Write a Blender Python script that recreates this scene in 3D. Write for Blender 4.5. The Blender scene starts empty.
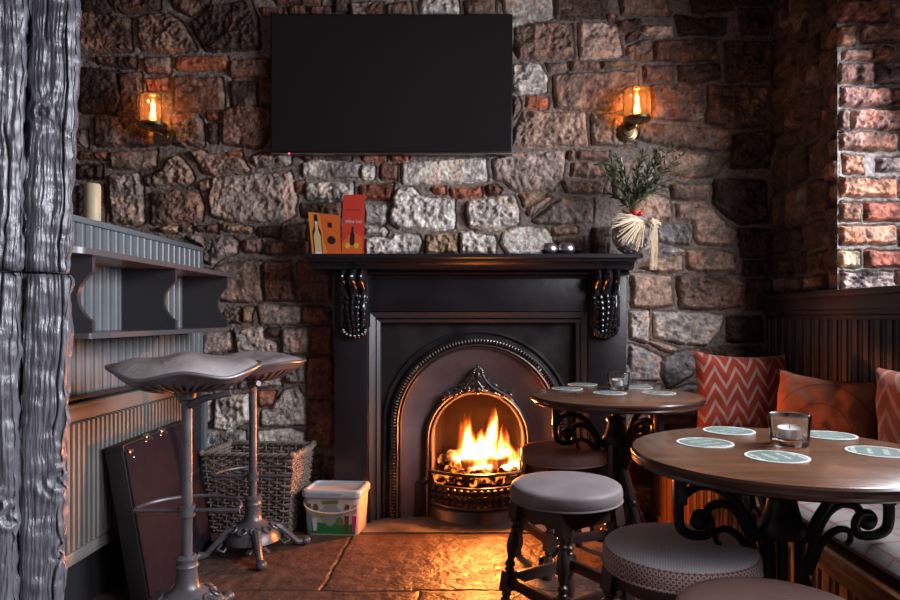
import bpy, bmesh, math, random
import numpy as np
from mathutils import Vector, Matrix, Euler
R = math.radians; PI = math.pi
random.seed(7)
scn = bpy.context.scene
col = scn.collection
CH = 1.03                                   # eye height; the camera looks along +Y
def P(px, py, d):
    "point at depth d metres seen at a given place of the 900x600 picture (used while surveying the room)"
    return Vector(((px - 475) * d / 670, d, CH - (py - 317) * d / 670))
def X_(px, d): return (px - 475) * d / 670
def Z_(py, d): return CH - (py - 317) * d / 670

# ------------------------------------------------------------------ materials
def nodes_of(name):
    m = bpy.data.materials.new(name); m.use_nodes = True
    nt = m.node_tree; b = nt.nodes['Principled BSDF']
    return m, nt, b
def pbr(name, c1, c2=None, scale=8, rough=.6, metal=0, bump=0, bscale=40, stretch=(1, 1, 1), emit=None, estr=0, spec=.5, coat=0, detail=5, rvar=0, dist=0):
    m, nt, b = nodes_of(name)
    N = nt.nodes; L = nt.links
    b.inputs['Base Color'].default_value = (*c1, 1)
    b.inputs['Roughness'].default_value = rough
    b.inputs['Metallic'].default_value = metal
    b.inputs['Specular IOR Level'].default_value = spec
    b.inputs['Coat Weight'].default_value = coat
    b.inputs['Coat Roughness'].default_value = .15
    if emit:
        b.inputs['Emission Color'].default_value = (*emit, 1); b.inputs['Emission Strength'].default_value = estr
    if c2 or bump or rvar:
        tc = N.new('ShaderNodeTexCoord'); mp = N.new('ShaderNodeMapping')
        mp.inputs['Scale'].default_value = stretch
        L.new(tc.outputs['Object'], mp.inputs['Vector'])
    if c2 or rvar:
        nz = N.new('ShaderNodeTexNoise'); nz.inputs['Scale'].default_value = scale; nz.inputs['Detail'].default_value = detail
        nz.inputs['Distortion'].default_value = dist
        L.new(mp.outputs['Vector'], nz.inputs['Vector'])
        cr = N.new('ShaderNodeValToRGB'); cr.color_ramp.elements[0].position = .35; cr.color_ramp.elements[1].position = .65
        cr.color_ramp.elements[0].color = (*c1, 1); cr.color_ramp.elements[1].color = (*(c2 or c1), 1)
        L.new(nz.outputs['Fac'], cr.inputs['Fac']); L.new(cr.outputs['Color'], b.inputs['Base Color'])
        if rvar:
            mr = N.new('ShaderNodeMapRange'); mr.inputs['To Min'].default_value = rough - rvar; mr.inputs['To Max'].default_value = rough + rvar
            mr.inputs['From Min'].default_value = .3; mr.inputs['From Max'].default_value = .7
            L.new(nz.outputs['Fac'], mr.inputs['Value']); L.new(mr.outputs['Result'], b.inputs['Roughness'])
    if bump:
        n2 = N.new('ShaderNodeTexNoise'); n2.inputs['Scale'].default_value = bscale; n2.inputs['Detail'].default_value = 6
        L.new(mp.outputs['Vector'], n2.inputs['Vector'])
        bp = N.new('ShaderNodeBump'); bp.inputs['Strength'].default_value = bump; bp.inputs['Distance'].default_value = .01
        L.new(n2.outputs['Fac'], bp.inputs['Height']); L.new(bp.outputs['Normal'], b.inputs['Normal'])
    return m
def lin(h):
    v = [int(h[i:i+2], 16) / 255 for i in (0, 2, 4)]
    return tuple(((x + .055) / 1.055) ** 2.4 if x > .04045 else x / 12.92 for x in v)

class E:
    "tiny expression builder over Math nodes"
    nt = None
    def __init__(s, o): s.o = o
    @staticmethod
    def mk(op, *a, clamp=False):
        n = E.nt.nodes.new('ShaderNodeMath'); n.operation = op; n.use_clamp = clamp
        for i, v in enumerate(a):
            if isinstance(v, E): E.nt.links.new(v.o, n.inputs[i])
            else: n.inputs[i].default_value = v
        return E(n.outputs[0])
    def __add__(s, b): return E.mk('ADD', s, b)
    def __radd__(s, b): return E.mk('ADD', s, b)
    def __sub__(s, b): return E.mk('SUBTRACT', s, b)
    def __rsub__(s, b): return E.mk('SUBTRACT', b, s)
    def __mul__(s, b): return E.mk('MULTIPLY', s, b)
    def __rmul__(s, b): return E.mk('MULTIPLY', s, b)
    def __truediv__(s, b): return E.mk('DIVIDE', s, b)
    def frac(s): return E.mk('FRACT', s)
    def abs(s): return E.mk('ABSOLUTE', s)
    def gt(s, b): return E.mk('GREATER_THAN', s, b)
    def lt(s, b): return E.mk('LESS_THAN', s, b)
    def pow(s, b): return E.mk('POWER', s, b)
    def sqrt(s): return E.mk('SQRT', s)
    def max(s, b): return E.mk('MAXIMUM', s, b)
    def min(s, b): return E.mk('MINIMUM', s, b)
    def clamp(s): return E.mk('ADD', s, 0.0, clamp=True)
def xyz(nt, kind='Object'):
    E.nt = nt
    tc = nt.nodes.new('ShaderNodeTexCoord'); sp = nt.nodes.new('ShaderNodeSeparateXYZ')
    nt.links.new(tc.outputs[kind], sp.inputs[0])
    return E(sp.outputs[0]), E(sp.outputs[1]), E(sp.outputs[2]), tc
def noise_e(nt, tc, scale, detail=3, out='Fac', kind='Object', stretch=None):
    n = nt.nodes.new('ShaderNodeTexNoise'); n.inputs['Scale'].default_value = scale; n.inputs['Detail'].default_value = detail
    src = tc.outputs[kind]
    if stretch:
        mp = nt.nodes.new('ShaderNodeMapping'); mp.inputs['Scale'].default_value = stretch
        nt.links.new(src, mp.inputs['Vector']); src = mp.outputs['Vector']
    nt.links.new(src, n.inputs['Vector'])
    return E(n.outputs[out])
def mixcol(nt, fac, a, b):
    n = nt.nodes.new('ShaderNodeMix'); n.data_type = 'RGBA'
    nt.links.new(fac.o, n.inputs['Factor']) if isinstance(fac, E) else setattr(n.inputs['Factor'], 'default_value', fac)
    for k, v in ((6, a), (7, b)):
        if isinstance(v, tuple): n.inputs[k].default_value = (*v, 1)
        else: nt.links.new(v, n.inputs[k])
    return n.outputs[2]
def add_bump(nt, b, h, strength=.3, dist=.01):
    bp = nt.nodes.new('ShaderNodeBump'); bp.inputs['Strength'].default_value = strength; bp.inputs['Distance'].default_value = dist
    nt.links.new(h.o, bp.inputs['Height']); nt.links.new(bp.outputs['Normal'], b.inputs['Normal'])

# ------------------------------------------------------------------ mesh builder
class MB:
    def __init__(s): s.v = []; s.f = []; s.mi = []; s.cur = 0
    def add(s, vs, fs):
        n = len(s.v); s.v += [tuple(v) for v in vs]; s.f += [tuple(i + n for i in f) for f in fs]; s.mi += [s.cur] * len(fs)
        return s
    def box(s, lo, hi, bev=0, M=None):
        lo = Vector(lo); hi = Vector(hi)
        if bev <= 0:
            vs = [Vector((x, y, z)) for x in (lo.x, hi.x) for y in (lo.y, hi.y) for z in (lo.z, hi.z)]
            fs = [(0, 1, 3, 2), (4, 6, 7, 5), (0, 4, 5, 1), (2, 3, 7, 6), (0, 2, 6, 4), (1, 5, 7, 3)]
        else:
            bm = bmesh.new(); bmesh.ops.create_cube(bm, size=1)
            for v in bm.verts: v.co = Vector(((lo[i] + hi[i]) / 2 + v.co[i] * (hi[i] - lo[i]) for i in range(3)))
            bev = min(bev, min(hi[i] - lo[i] for i in range(3)) * .45)
            bmesh.ops.bevel(bm, geom=bm.edges[:], offset=bev, segments=2, profile=.5, affect='EDGES')
            bm.verts.index_update(); vs = [v.co.copy() for v in bm.verts]; fs = [[v.index for v in f.verts] for f in bm.faces]; bm.free()
        if M: vs = [M @ v for v in vs]
        return s.add(vs, fs)
    def lathe(s, prof, c=(0, 0, 0), seg=32, M=None, cap=True):
        "prof: (r, z) list, revolved about z at c"
        vs = []; fs = []; c = Vector(c)
        for r, z in prof:
            for k in range(seg):
                a = 2 * PI * k / seg; vs.append(Vector((r * math.cos(a), r * math.sin(a), z)))
        n = len(prof)
        for i in range(n - 1):
            for k in range(seg):
                k2 = (k + 1) % seg; fs.append((i * seg + k, i * seg + k2, (i + 1) * seg + k2, (i + 1) * seg + k))
        if cap:
            fs.append(tuple(range(seg))[::-1]); fs.append(tuple((n - 1) * seg + k for k in range(seg)))
        vs = [(M @ v if M else v) + c for v in vs]
        return s.add(vs, fs)
    def cyl(s, a, b, r, r2=None, seg=16):
        a = Vector(a); b = Vector(b); d = b - a
        q = d.to_track_quat('Z', 'Y').to_matrix()
        return s.lathe([(r, 0), (r if r2 is None else r2, d.length)], a, seg, q)
    def turned(s, a, b, prof, seg=16):
        "prof (t 0..1, r) along a->b"
        a = Vector(a); b = Vector(b); d = b - a
        q = d.to_track_quat('Z', 'Y').to_matrix()
        return s.lathe([(r, t * d.length) for t, r in prof], a, seg, q)
    def tube(s, pts, r, seg=8, closed=False, flat=None):
        pts = [Vector(p) for p in pts]; n = len(pts); rs = r if isinstance(r, (list, tuple)) else [r] * n
        T = []
        for i in range(n):
            if closed: t = pts[(i + 1) % n] - pts[i - 1]
            else: t = pts[min(i + 1, n - 1)] - pts[max(i - 1, 0)]
            T.append(t.normalized() if t.length > 1e-9 else Vector((0, 0, 1)))
        u = T[0].orthogonal().normalized()
        if flat is not None: u = Vector(flat).normalized()
        vs = []
        for i in range(n):
            if flat is not None: u = (Vector(flat) - T[i] * Vector(flat).dot(T[i])).normalized(); ku = flat_k[0]
            else:
                u = (u - T[i] * u.dot(T[i])); u = u.normalized() if u.length > 1e-6 else T[i].orthogonal().normalized(); ku = 1
            w = T[i].cross(u)
            for k in range(seg):
                a = 2 * PI * k / seg; vs.append(pts[i] + u * (rs[i] * ku * math.cos(a)) + w * (rs[i] * math.sin(a)))
        fs = []
        for i in range(n if closed else n - 1):
            j = (i + 1) % n
            for k in range(seg):
                k2 = (k + 1) % seg; fs.append((i * seg + k, i * seg + k2, j * seg + k2, j * seg + k))
        if not closed:
            fs.append(tuple(range(seg))[::-1]); fs.append(tuple((n - 1) * seg + k for k in range(seg)))
        return s.add(vs, fs)
    def ball(s, c, r, seg=12, rings=8, M=None):
        rr = r if isinstance(r, (tuple, list)) else (r, r, r); c = Vector(c)
        vs = [Vector((0, 0, -rr[2]))]
        for i in range(1, rings):
            t = -PI / 2 + PI * i / rings
            for k in range(seg):
                a = 2 * PI * k / seg; vs.append(Vector((rr[0] * math.cos(t) * math.cos(a), rr[1] * math.cos(t) * math.sin(a), rr[2] * math.sin(t))))
        vs.append(Vector((0, 0, rr[2]))); fs = []
        for k in range(seg):
            k2 = (k + 1) % seg; fs.append((0, 1 + k2, 1 + k)); b0 = 1 + (rings - 2) * seg; fs.append((b0 + k, b0 + k2, len(vs) - 1))
        for i in range(rings - 2):
            for k in range(seg):
                k2 = (k + 1) % seg; a = 1 + i * seg; fs.append((a + k, a + k2, a + seg + k2, a + seg + k))
        return s.add([(M @ v if M else v) + c for v in vs], fs)
    def prism(s, poly, a, b, f):
        "poly of 2-D points; f(p, t) -> 3-D for t in (a, b)"
        n = len(poly); vs = [f(p, a) for p in poly] + [f(p, b) for p in poly]
        fs = [tuple(range(n))[::-1], tuple(range(n, 2 * n))] + [(i, (i + 1) % n, n + (i + 1) % n, n + i) for i in range(n)]
        return s.add(vs, fs)
    def grid(s, nu, nv, f, wrapu=False):
        vs = [f(i / (nu if wrapu else nu - 1), j / (nv - 1)) for j in range(nv) for i in range(nu)]
        fs = []
        for j in range(nv - 1):
            for i in range(nu if wrapu else nu - 1):
                i2 = (i + 1) % nu; fs.append((j * nu + i, j * nu + i2, (j + 1) * nu + i2, (j + 1) * nu + i))
        return s.add(vs, fs)
    def build(s, name, mat, parent=None, loc=None, rotz=0, ang=38, flat=False):
        me = bpy.data.meshes.new(name); me.from_pydata(s.v, [], s.f); me.update()
        bm = bmesh.new(); bm.from_mesh(me); bmesh.ops.recalc_face_normals(bm, faces=bm.faces[:]); bm.to_mesh(me); bm.free()
        for m in (mat if isinstance(mat, (list, tuple)) else [mat]): me.materials.append(m)
        if any(s.mi): me.polygons.foreach_set('material_index', s.mi)
        if not flat:
            me.polygons.foreach_set('use_smooth', [True] * len(me.polygons)); me.set_sharp_from_angle(angle=R(ang))
        o = bpy.data.objects.new(name, me); col.objects.link(o)
        if loc is not None: o.location = loc
        if rotz: o.rotation_euler.z = rotz
        if parent: o.parent = parent
        return o
flat_k = [1.0]
def tag(o, label=None, cat=None, group=None, kind=None):
    if label: o['label'] = label
    if cat: o['category'] = cat
    if group: o['group'] = group
    if kind: o['kind'] = kind
    return o
def thing(name, loc, label, cat, group=None, rotz=0):
    o = bpy.data.objects.new(name, None); o.empty_display_size = .05; col.objects.link(o)
    o.location = loc; o.rotation_euler.z = rotz
    return tag(o, label, cat, group)
def dup(o, loc=None, rotz=None, label=None, group=None, parent=None):
    c = o.copy(); col.objects.link(c)
    if parent: c.parent = parent
    for ch in list(o.children): dup(ch, parent=c)
    if loc is not None: c.location = loc
    if rotz is not None: c.rotation_euler.z = rotz
    if label: c['label'] = label
    if group: c['group'] = group
    return c
def vnoise(x, y, seed, oct=3, pers=.5):
    "smooth value noise in numpy, roughly -1..1"
    rs = np.random.RandomState(seed); out = 0; amp = 1; tot = 0
    for o in range(oct):
        L = rs.rand(256, 256); xi = np.floor(x).astype(int); yi = np.floor(y).astype(int)
        fx = x - xi; fy = y - yi; fx = fx * fx * (3 - 2 * fx); fy = fy * fy * (3 - 2 * fy)
        a = L[xi % 256, yi % 256]; b = L[(xi + 1) % 256, yi % 256]; c = L[xi % 256, (yi + 1) % 256]; d = L[(xi + 1) % 256, (yi + 1) % 256]
        out = out + amp * (a + (b - a) * fx + (c - a) * fy + (a - b - c + d) * fx * fy); tot += amp; amp *= pers; x = x * 2.03 + 17; y = y * 2.03 + 31
    return out / tot * 2 - 1
def sstep(t): t = np.clip(t, 0, 1); return t * t * (3 - 2 * t)

# ------------------------------------------------------------------ masonry
SC = {'g': (.37, .345, .34), 'l': (.70, .635, .58), 'b': (.26, .17, .13), 'd': (.12, .075, .06), 'r': (.40, .135, .075), 'o': (.42, .275, .175), 'm': (.42, .33, .285), 'k': (.19, .09, .065), 'p': (.60, .43, .35),
      's': (.40, .275, .21)}
def fill_rects(u0, u1, v0, v1, hmin, hmax, wmin, wmax, gap, cols, seed, taken=None):
    rnd = random.Random(seed); out = []; v = v0
    while v < v1:
        h = rnd.uniform(hmin, hmax); u = u0 - rnd.uniform(0, wmax)
        while u < u1:
            w = rnd.uniform(wmin, wmax); j = lambda: rnd.uniform(-1, 1) * gap * .45
            a, b, c, d = u + gap / 2, u + w - gap / 2, v + gap / 2, v + h - gap / 2
            pts = [(a + j(), c + j()), ((a + b) / 2, c + j()), (b + j(), c + j()), (b + j(), d + j()), ((a + b) / 2, d + j()), (a + j(), d + j())]
            if taken is None or not any(taken(p) for p in pts + [((a + b) / 2, (c + d) / 2), (a, (c + d) / 2), (b, (c + d) / 2)]):
                out.append((pts, rnd.choice(cols)))
            u += w
        v += h
    return out
def masonry(name, u0, u1, v0, v1, res, polys, world, mat, mortar=(.25, .20, .175), warp=.006, H=.022, edge=.016, rough=.006, hole=None, seed=3, flip=False, sharp=1.0, grow=0.0, mott=1.0):
    nu = int((u1 - u0) / res) + 1; nv = int((v1 - v0) / res) + 1
    U, V = np.meshgrid(np.linspace(u0, u1, nu), np.linspace(v0, v1, nv))
    wu = U + warp * vnoise(U * 22, V * 22, seed, 3, .6); wv = V + warp * vnoise(U * 22, V * 22, seed + 1, 3, .6)
    SD = np.full(U.shape, .05); ID = np.full(U.shape, -1)
    for i, (pts, c) in enumerate(polys):
        xs = [p[0] for p in pts]; ys = [p[1] for p in pts]; mg = .03
        i0 = max(0, int((min(xs) - mg - u0) / res)); i1 = min(nu, int((max(xs) + mg - u0) / res) + 2)
        j0 = max(0, int((min(ys) - mg - v0) / res)); j1 = min(nv, int((max(ys) + mg - v0) / res) + 2)
        if i1 <= i0 or j1 <= j0: continue
        x = wu[j0:j1, i0:i1]; y = wv[j0:j1, i0:i1]
        ins = np.zeros(x.shape, bool); dd = np.full(x.shape, 9.)
        n = len(pts)
        for k in range(n):
            ax, ay = pts[k]; bx, by = pts[(k + 1) % n]
            if ay != by:
                cr = ((ay > y) != (by > y)) & (x < (bx - ax) * (y - ay) / (by - ay) + ax); ins ^= cr
            L2 = (bx - ax) ** 2 + (by - ay) ** 2 + 1e-12
            t = np.clip(((x - ax) * (bx - ax) + (y - ay) * (by - ay)) / L2, 0, 1)
            dd = np.minimum(dd, np.hypot(x - ax - t * (bx - ax), y - ay - t * (by - ay)))
        sd = np.where(ins, -dd, dd) - grow; ins = sd < 0; cur = SD[j0:j1, i0:i1]; m = sd < cur
        SD[j0:j1, i0:i1] = np.where(m, sd, cur); ID[j0:j1, i0:i1] = np.where(m & ins, i, ID[j0:j1, i0:i1])
    rs = np.random.RandomState(seed + 9); n = len(polys)
    ph = rs.rand(n + 1) * .5 + .65; rg = rs.rand(n + 1) * 1.3 + .4; tu = (rs.rand(n + 1) - .5) * .10; tv = (rs.rand(n + 1) - .5) * .12
    cx = np.array([np.mean([p[0] for p in q[0]]) for q in polys] + [0]); cy = np.array([np.mean([p[1] for p in q[0]]) for q in polys] + [0])
    colr = np.array([SC[q[1]] for q in polys] + [mortar]); bri = rs.rand(n + 1) * .4 + .8; bri[-1] = 1
    inside = (SD < 0) & (ID >= 0); I = np.where(inside, ID, n)
    rid = 1 - np.abs(vnoise(U * 26 + I * 3.1, V * 26 + I * 1.7, seed + 2, 4, .6)) * 2
    f1 = vnoise(U * 14 + I * 7.7, V * 14, seed + 3, 4, .6)
    st = sstep(-SD / edge)
    hs = st * (H * ph[I] + rough * rg[I] * (f1 * 1.1 + rid * .8) + (U - cx[I]) * tu[I] + (V - cy[I]) * tv[I]) - .012 * (1 - sstep(-SD / .005))
    hm = -.016 + .020 * sstep((SD - .0012) / .0055) + .0022 * vnoise(U * 40, V * 40, seed + 4, 3)
    Hh = np.where(inside, hs, hm)
    if n:
        C = colr[I] * bri[I][..., None]
        m1 = vnoise(U * 9 + I * 5.3, V * 9, seed + 5, 4, .65); m2 = vnoise(U * 30, V * 30 + I * 2.1, seed + 6, 3, .6); m3 = vnoise(U * 5 + I * 9.1, V * 5, seed + 7, 3, .6)
        ins = inside[..., None]
        C = C * (1 + ins * (.80 * mott * m2)[..., None] + ins * (.45 * mott * m1)[..., None] + (1 - ins) * (.18 * m2)[..., None])
        dk = sstep((m3 + m2 * .4 - .28) / .25)[..., None] * ins * sharp
        C = C * (1 - .62 * dk)
        lt = sstep((-m3 + m1 * .5 - .42) / .2)[..., None] * ins
        C = C * (1 - .6 * lt) + (C * .7 + np.array([.26, .22, .20])) * .6 * lt
        wm = sstep((m1 - .1) / .3)[..., None] * ins
        C = C * (1 + wm * (np.array([.14, -.04, -.16])))
        C = np.clip(C, .01, .9)
    pts = world(U, V, Hh); co = np.stack(pts, -1).reshape(-1, 3)
    idx = np.arange(nu * nv).reshape(nv, nu)
    q = np.stack([idx[:-1, :-1], idx[:-1, 1:], idx[1:, 1:], idx[1:, :-1]], -1).reshape(-1, 4)
    if flip: q = q[:, ::-1]
    if hole is not None:
        hm_ = hole(U, V).reshape(-1); q = q[~hm_[q].any(1)]
    me = bpy.data.meshes.new(name); me.vertices.add(nu * nv); me.vertices.foreach_set('co', co.ravel())
    me.loops.add(len(q) * 4); me.loops.foreach_set('vertex_index', q.ravel().astype(np.int32))
    me.polygons.add(len(q)); me.polygons.foreach_set('loop_start', np.arange(0, len(q) * 4, 4, dtype=np.int32))
    me.polygons.foreach_set('use_smooth', np.ones(len(q), bool))
    me.update(calc_edges=True)
    ca = me.color_attributes.new('stone_colour', 'FLOAT_COLOR', 'POINT')
    ca.data.foreach_set('color', np.concatenate([C, np.ones(C.shape[:2] + (1,))], -1).ravel())
    me.materials.append(mat); o = bpy.data.objects.new(name, me); col.objects.link(o); o['kind'] = 'structure'
    return o
def masonry_mat(name, rough=.75, bump=.5, spec=.4):
    m, nt, b = nodes_of(name)
    at = nt.nodes.new('ShaderNodeAttribute'); at.attribute_name = 'stone_colour'
    E.nt = nt; tc = nt.nodes.new('ShaderNodeTexCoord')
    n1 = noise_e(nt, tc, 60, 6); n2 = noise_e(nt, tc, 22, 5)
    mx = nt.nodes.new('ShaderNodeMix'); mx.data_type = 'RGBA'; mx.blend_type = 'MULTIPLY'; mx.inputs['Factor'].default_value = 1
    g = (n1 * 1.9 + .05).max(.35)
    cb = nt.nodes.new('ShaderNodeCombineColor')
    for k in range(3): nt.links.new(g.o, cb.inputs[k])
    nt.links.new(at.outputs['Color'], mx.inputs[6]); nt.links.new(cb.outputs[0], mx.inputs[7])
    nt.links.new(mx.outputs[2], b.inputs['Base Color']); b.inputs['Roughness'].default_value = rough; b.inputs['Specular IOR Level'].default_value = spec
    add_bump(nt, b, n1 * .6 + n2 * .9, bump, .02)
    return m
M_stone = masonry_mat('rough_rubble_stone', .68, .8); M_brick = masonry_mat('old_red_brick', .85, .7, .25)

S = []   # survey of the stones of the back wall: outline, colour
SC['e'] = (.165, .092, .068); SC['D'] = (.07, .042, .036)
def st(c, *xy):
    mx = sum(xy[0::2]) / (len(xy) / 2); my = sum(xy[1::2]) / (len(xy) / 2)
    if (mx < 265 or mx > 650) and my < 150: c = {'b': 'e', 's': 'b', 'm': 'b', 'd': 'D', 'k': 'k'}.get(c, c)  # dimming towards the upper corners put into the stone colours
    if mx > 735: c = {'b': 'd', 'k': 'D', 'd': 'D'}.get(c, c)  # shade of the right corner put into these stone colours
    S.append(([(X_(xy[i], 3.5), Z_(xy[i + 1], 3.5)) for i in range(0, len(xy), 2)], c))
st('d',84,0,108,0,112,10,104,13,84,10); st('b',110,0,160,0,160,8,145,11,128,13,113,10); st('b',170,-6,210,-6,208,6,190,15,175,8)
st('b',82,13,100,16,130,20,132,50,100,52,82,51); st('s',140,18,155,14,168,14,182,24,190,36,196,50,160,52,142,50)
st('b',96,58,136,58,136,67,118,67,98,63); st('b',143,59,170,58,170,73,149,73); st('r',148,79,168,78,168,89,148,89); st('r',178,57,227,58,227,68,178,69)
st('d',82,68,117,72,118,88,122,99,116,113,82,113); st('b',120,74,141,73,141,113,118,115,122,90); st('d',193,24,214,8,250,2,258,20,260,48,232,50,206,50,199,38)
st('b',175,77,222,78,224,110,208,112,176,113); st('k',232,62,268,60,269,77,232,77)
st('k',275,-6,320,-6,320,3,276,3); st('k',262,8,282,9,282,15,263,15); st('k',290,7,305,7,305,15,290,15); st('k',312,7,330,7,330,15,312,15); st('d',335,-4,348,-4,348,12,335,12)
st('d',232,82,255,82,258,105,232,106); st('d',260,82,274,82,274,105,262,105)
st('k',353,5,382,3,382,20,353,20); st('b',387,6,410,2,411,16,388,16); st('l',420,2,440,-3,458,1,458,16,440,16,420,14); st('b',465,2,493,-2,495,16,467,16); st('l',503,-8,550,-8,552,17,512,25,505,12)
st('d',96,117,138,117,145,125,146,145,98,146); st('d',74,130,87,130,87,147,74,147); st('k',80,152,107,153,107,159,80,159); st('b',112,153,157,151,155,166,145,169,113,168)
st('d',78,165,102,166,102,178,78,178); st('m',111,176,138,174,142,180,144,222,135,224,112,222); st('d',80,186,104,186,104,222,80,222)
st('m',173,118,198,115,204,128,204,145,185,147,174,143); st('s',170,160,178,156,188,166,194,178,190,184,172,185,150,186,145,178,165,172)
st('s',191,152,203,151,208,156,242,159,249,170,215,175,203,172,197,160); st('r',208,114,217,113,218,119,209,120); st('d',210,124,217,124,217,142,211,142)
st('k',224,112,238,106,272,109,272,128,263,146,255,148,224,143); st('m',252,157,260,155,290,155,290,163,268,167,256,165); st('r',228,152,241,152,242,155,229,155)
st('o',200,182,211,179,210,189,201,190); st('m',214,178,290,172,293,186,296,198,294,214,282,221,262,222,225,220,213,216,210,200)
st('b',152,193,178,190,198,193,204,205,202,219,170,224,153,224); st('o',160,228,177,227,177,232,163,232); st('o',182,226,191,226,192,231,182,231); st('k',197,226,217,225,217,231,198,231); st('o',224,224,240,226,252,228,251,233,238,232,225,230)
st('m',187,237,212,235,232,237,238,244,236,252,225,256,212,264,204,260,203,246); st('d',258,228,280,227,280,237,259,236); st('d',287,226,305,224,305,238,288,238)
st('b',244,240,260,239,261,252,245,252); st('k',266,243,308,242,307,253,267,254); st('k',296,182,303,181,303,191,297,192)
st('l',307,183,352,184,352,195,343,200,308,200); st('d',302,204,340,203,340,216,302,217); st('d',312,222,345,221,345,236,312,238)
st('l',303,164,311,161,335,163,359,165,359,178,322,179,303,176); st('l',362,166,374,167,373,178,362,178); st('k',381,165,396,165,396,179,381,179); st('r',363,156,386,155,386,160,364,161); st('r',392,155,408,155,408,160,393,160); st('d',303,154,350,153,350,159,305,160)
st('l',402,163,425,162,460,159,485,160,486,180,460,182,430,183,403,183); st('r',360,186,392,184,391,199,363,199)
st('r',432,188,444,188,444,193,434,192); st('r',450,189,480,188,481,195,460,197,452,196); st('k',487,186,494,184,501,190,498,194,488,195)
st('l',400,188,412,188,420,197,432,199,453,200,454,212,454,227,440,229,400,228,392,222,391,212,395,205,394,196)
st('g',365,205,386,205,386,222,382,224,366,222); st('l',364,228,384,228,387,231,384,235,365,234); st('l',366,239,377,238,390,239,396,235,418,236,421,242,418,252,390,254,366,254)
st('o',427,235,457,234,458,253,427,253); st('l',461,233,473,232,476,236,494,237,496,242,494,253,462,253); st('l',504,232,520,228,545,229,551,238,554,253,507,254,501,242)
st('l',468,201,482,200,500,197,513,197,518,210,518,222,500,228,487,230,470,227,467,212); st('m',494,160,512,154,530,152,565,152,562,178,552,190,520,192,512,188,505,182,495,178)
st('o',520,195,545,192,544,197,525,207); st('m',528,213,530,208,545,200,550,199,540,207,530,215); st('m',533,220,555,204,561,199,592,200,592,222,560,224,540,223)
st('o',553,228,576,228,576,234,555,235); st('k',556,242,582,240,582,253,556,253); st('d',593,228,606,228,606,253,592,253)
st('b',563,181,603,183,602,194,566,192); st('b',573,163,603,163,606,178,572,175); st('b',569,151,574,151,574,159,569,159); st('b',579,151,608,152,608,160,579,159)
st('s',591,115,624,116,622,140,634,145,618,146,593,145); st('s',524,112,560,113,584,113,587,145,513,146,516,130); st('r',527,97,547,98,547,107,527,107); st('b',511,98,518,98,520,108,513,118)
st('d',555,-6,605,-6,605,17,557,18); st('b',620,-6,664,-6,668,14,622,14); st('k',608,15,615,16,614,22,609,21); st('d',618,22,640,20,640,29,620,27)
st('b',516,28,550,24,571,25,573,56,520,58,515,50); st('p',579,24,600,24,616,30,621,55,600,57,580,57); st('l',513,66,530,65,540,67,546,78,545,91,520,93,511,90)
st('b',546,63,566,63,566,70,550,71); st('b',571,62,598,62,598,69,571,69); st('b',602,62,622,61,634,66,603,68); st('b',554,76,580,74,636,72,638,90,630,108,600,110,556,108)
st('k',627,37,634,33,638,35,636,38,627,40); st('b',627,48,640,42,651,41,652,58,640,60,628,56); st('p',644,26,672,27,672,36,655,37,645,32)
st('d',676,15,700,20,725,18,725,33,680,34); st('d',740,10,768,10,768,33,742,33); st('d',690,-5,730,-5,732,9,694,12); st('d',735,-5,770,-5,770,4,736,4)
st('b',656,42,700,40,714,42,718,60,680,61,656,60); st('b',644,67,672,66,672,80,645,81); st('d',679,66,718,64,720,78,700,81,680,81); st('d',726,42,770,44,771,78,728,80)
st('b',652,86,700,84,703,122,690,122,653,119); st('b',709,86,765,88,765,126,740,127,707,123); st('s',640,124,690,127,728,131,728,150,715,151,680,148,650,142,637,138); st('d',735,136,769,132,769,165,732,167,732,150)
st('s',655,150,685,153,715,157,728,160,712,176,690,178,660,172); st('m',612,165,640,160,652,168,655,178,640,190,615,196)
st('b',671,184,709,185,708,199,673,199); st('s',677,204,703,203,712,210,726,226,735,232,732,245,700,244,695,238,694,220,678,218); st('k',715,180,765,182,768,222,740,223,725,214,714,203)
st('s',632,196,645,190,668,200,671,216,669,219,640,221,632,212); st('g',655,225,685,225,690,235,689,245,670,243,657,240); st('g',661,252,670,247,684,251,670,254); st('s',655,260,681,257,681,270,662,272,640,267)
st('s',688,252,710,250,732,255,734,270,700,271,688,268); st('d',738,229,769,230,769,258,742,256); st('d',744,262,771,262,771,275,744,275)
st('s',632,275,670,277,671,305,655,308,632,306); st('b',677,276,700,275,740,276,742,305,720,309,680,307); st('l',630,312,648,312,648,342,631,338); st('l',654,313,700,314,722,316,718,330,706,345,680,343,655,336)
st('p',650,342,660,343,676,349,674,353,664,350); st('k',727,318,760,318,762,340,728,341); st('g',630,345,645,350,660,358,659,380,630,380); st('g',665,360,680,353,700,350,692,375,668,388,663,375)
st('g',632,386,660,386,660,410,632,410); st('g',665,394,690,386,720,386,720,415,665,415); st('d',748,280,770,280,770,308,748,308); st('d',700,352,730,348,760,348,760,380,705,380)
st('s',215,268,232,263,260,262,262,300,248,302,222,300); st('k',265,264,290,262,294,300,265,301); st('k',298,262,330,262,330,300,298,300); st('m',258,305,285,307,300,308,300,323,262,324); st('k',303,306,330,308,330,322,303,322)
st('b',225,312,240,309,240,322,226,322); st('o',245,308,253,308,250,321,244,321); st('d',268,328,279,328,279,336,268,336); st('m',203,334,230,333,233,350,205,354); st('g',235,330,262,328,264,340,276,343,276,353,240,353)
st('m',285,330,308,328,308,353,283,353); st('k',312,326,332,326,332,353,312,353); st('g',203,395,212,393,210,420,203,425); st('l',217,398,248,395,248,420,230,430,215,428); st('r',258,392,275,392,272,404,261,406)
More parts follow.
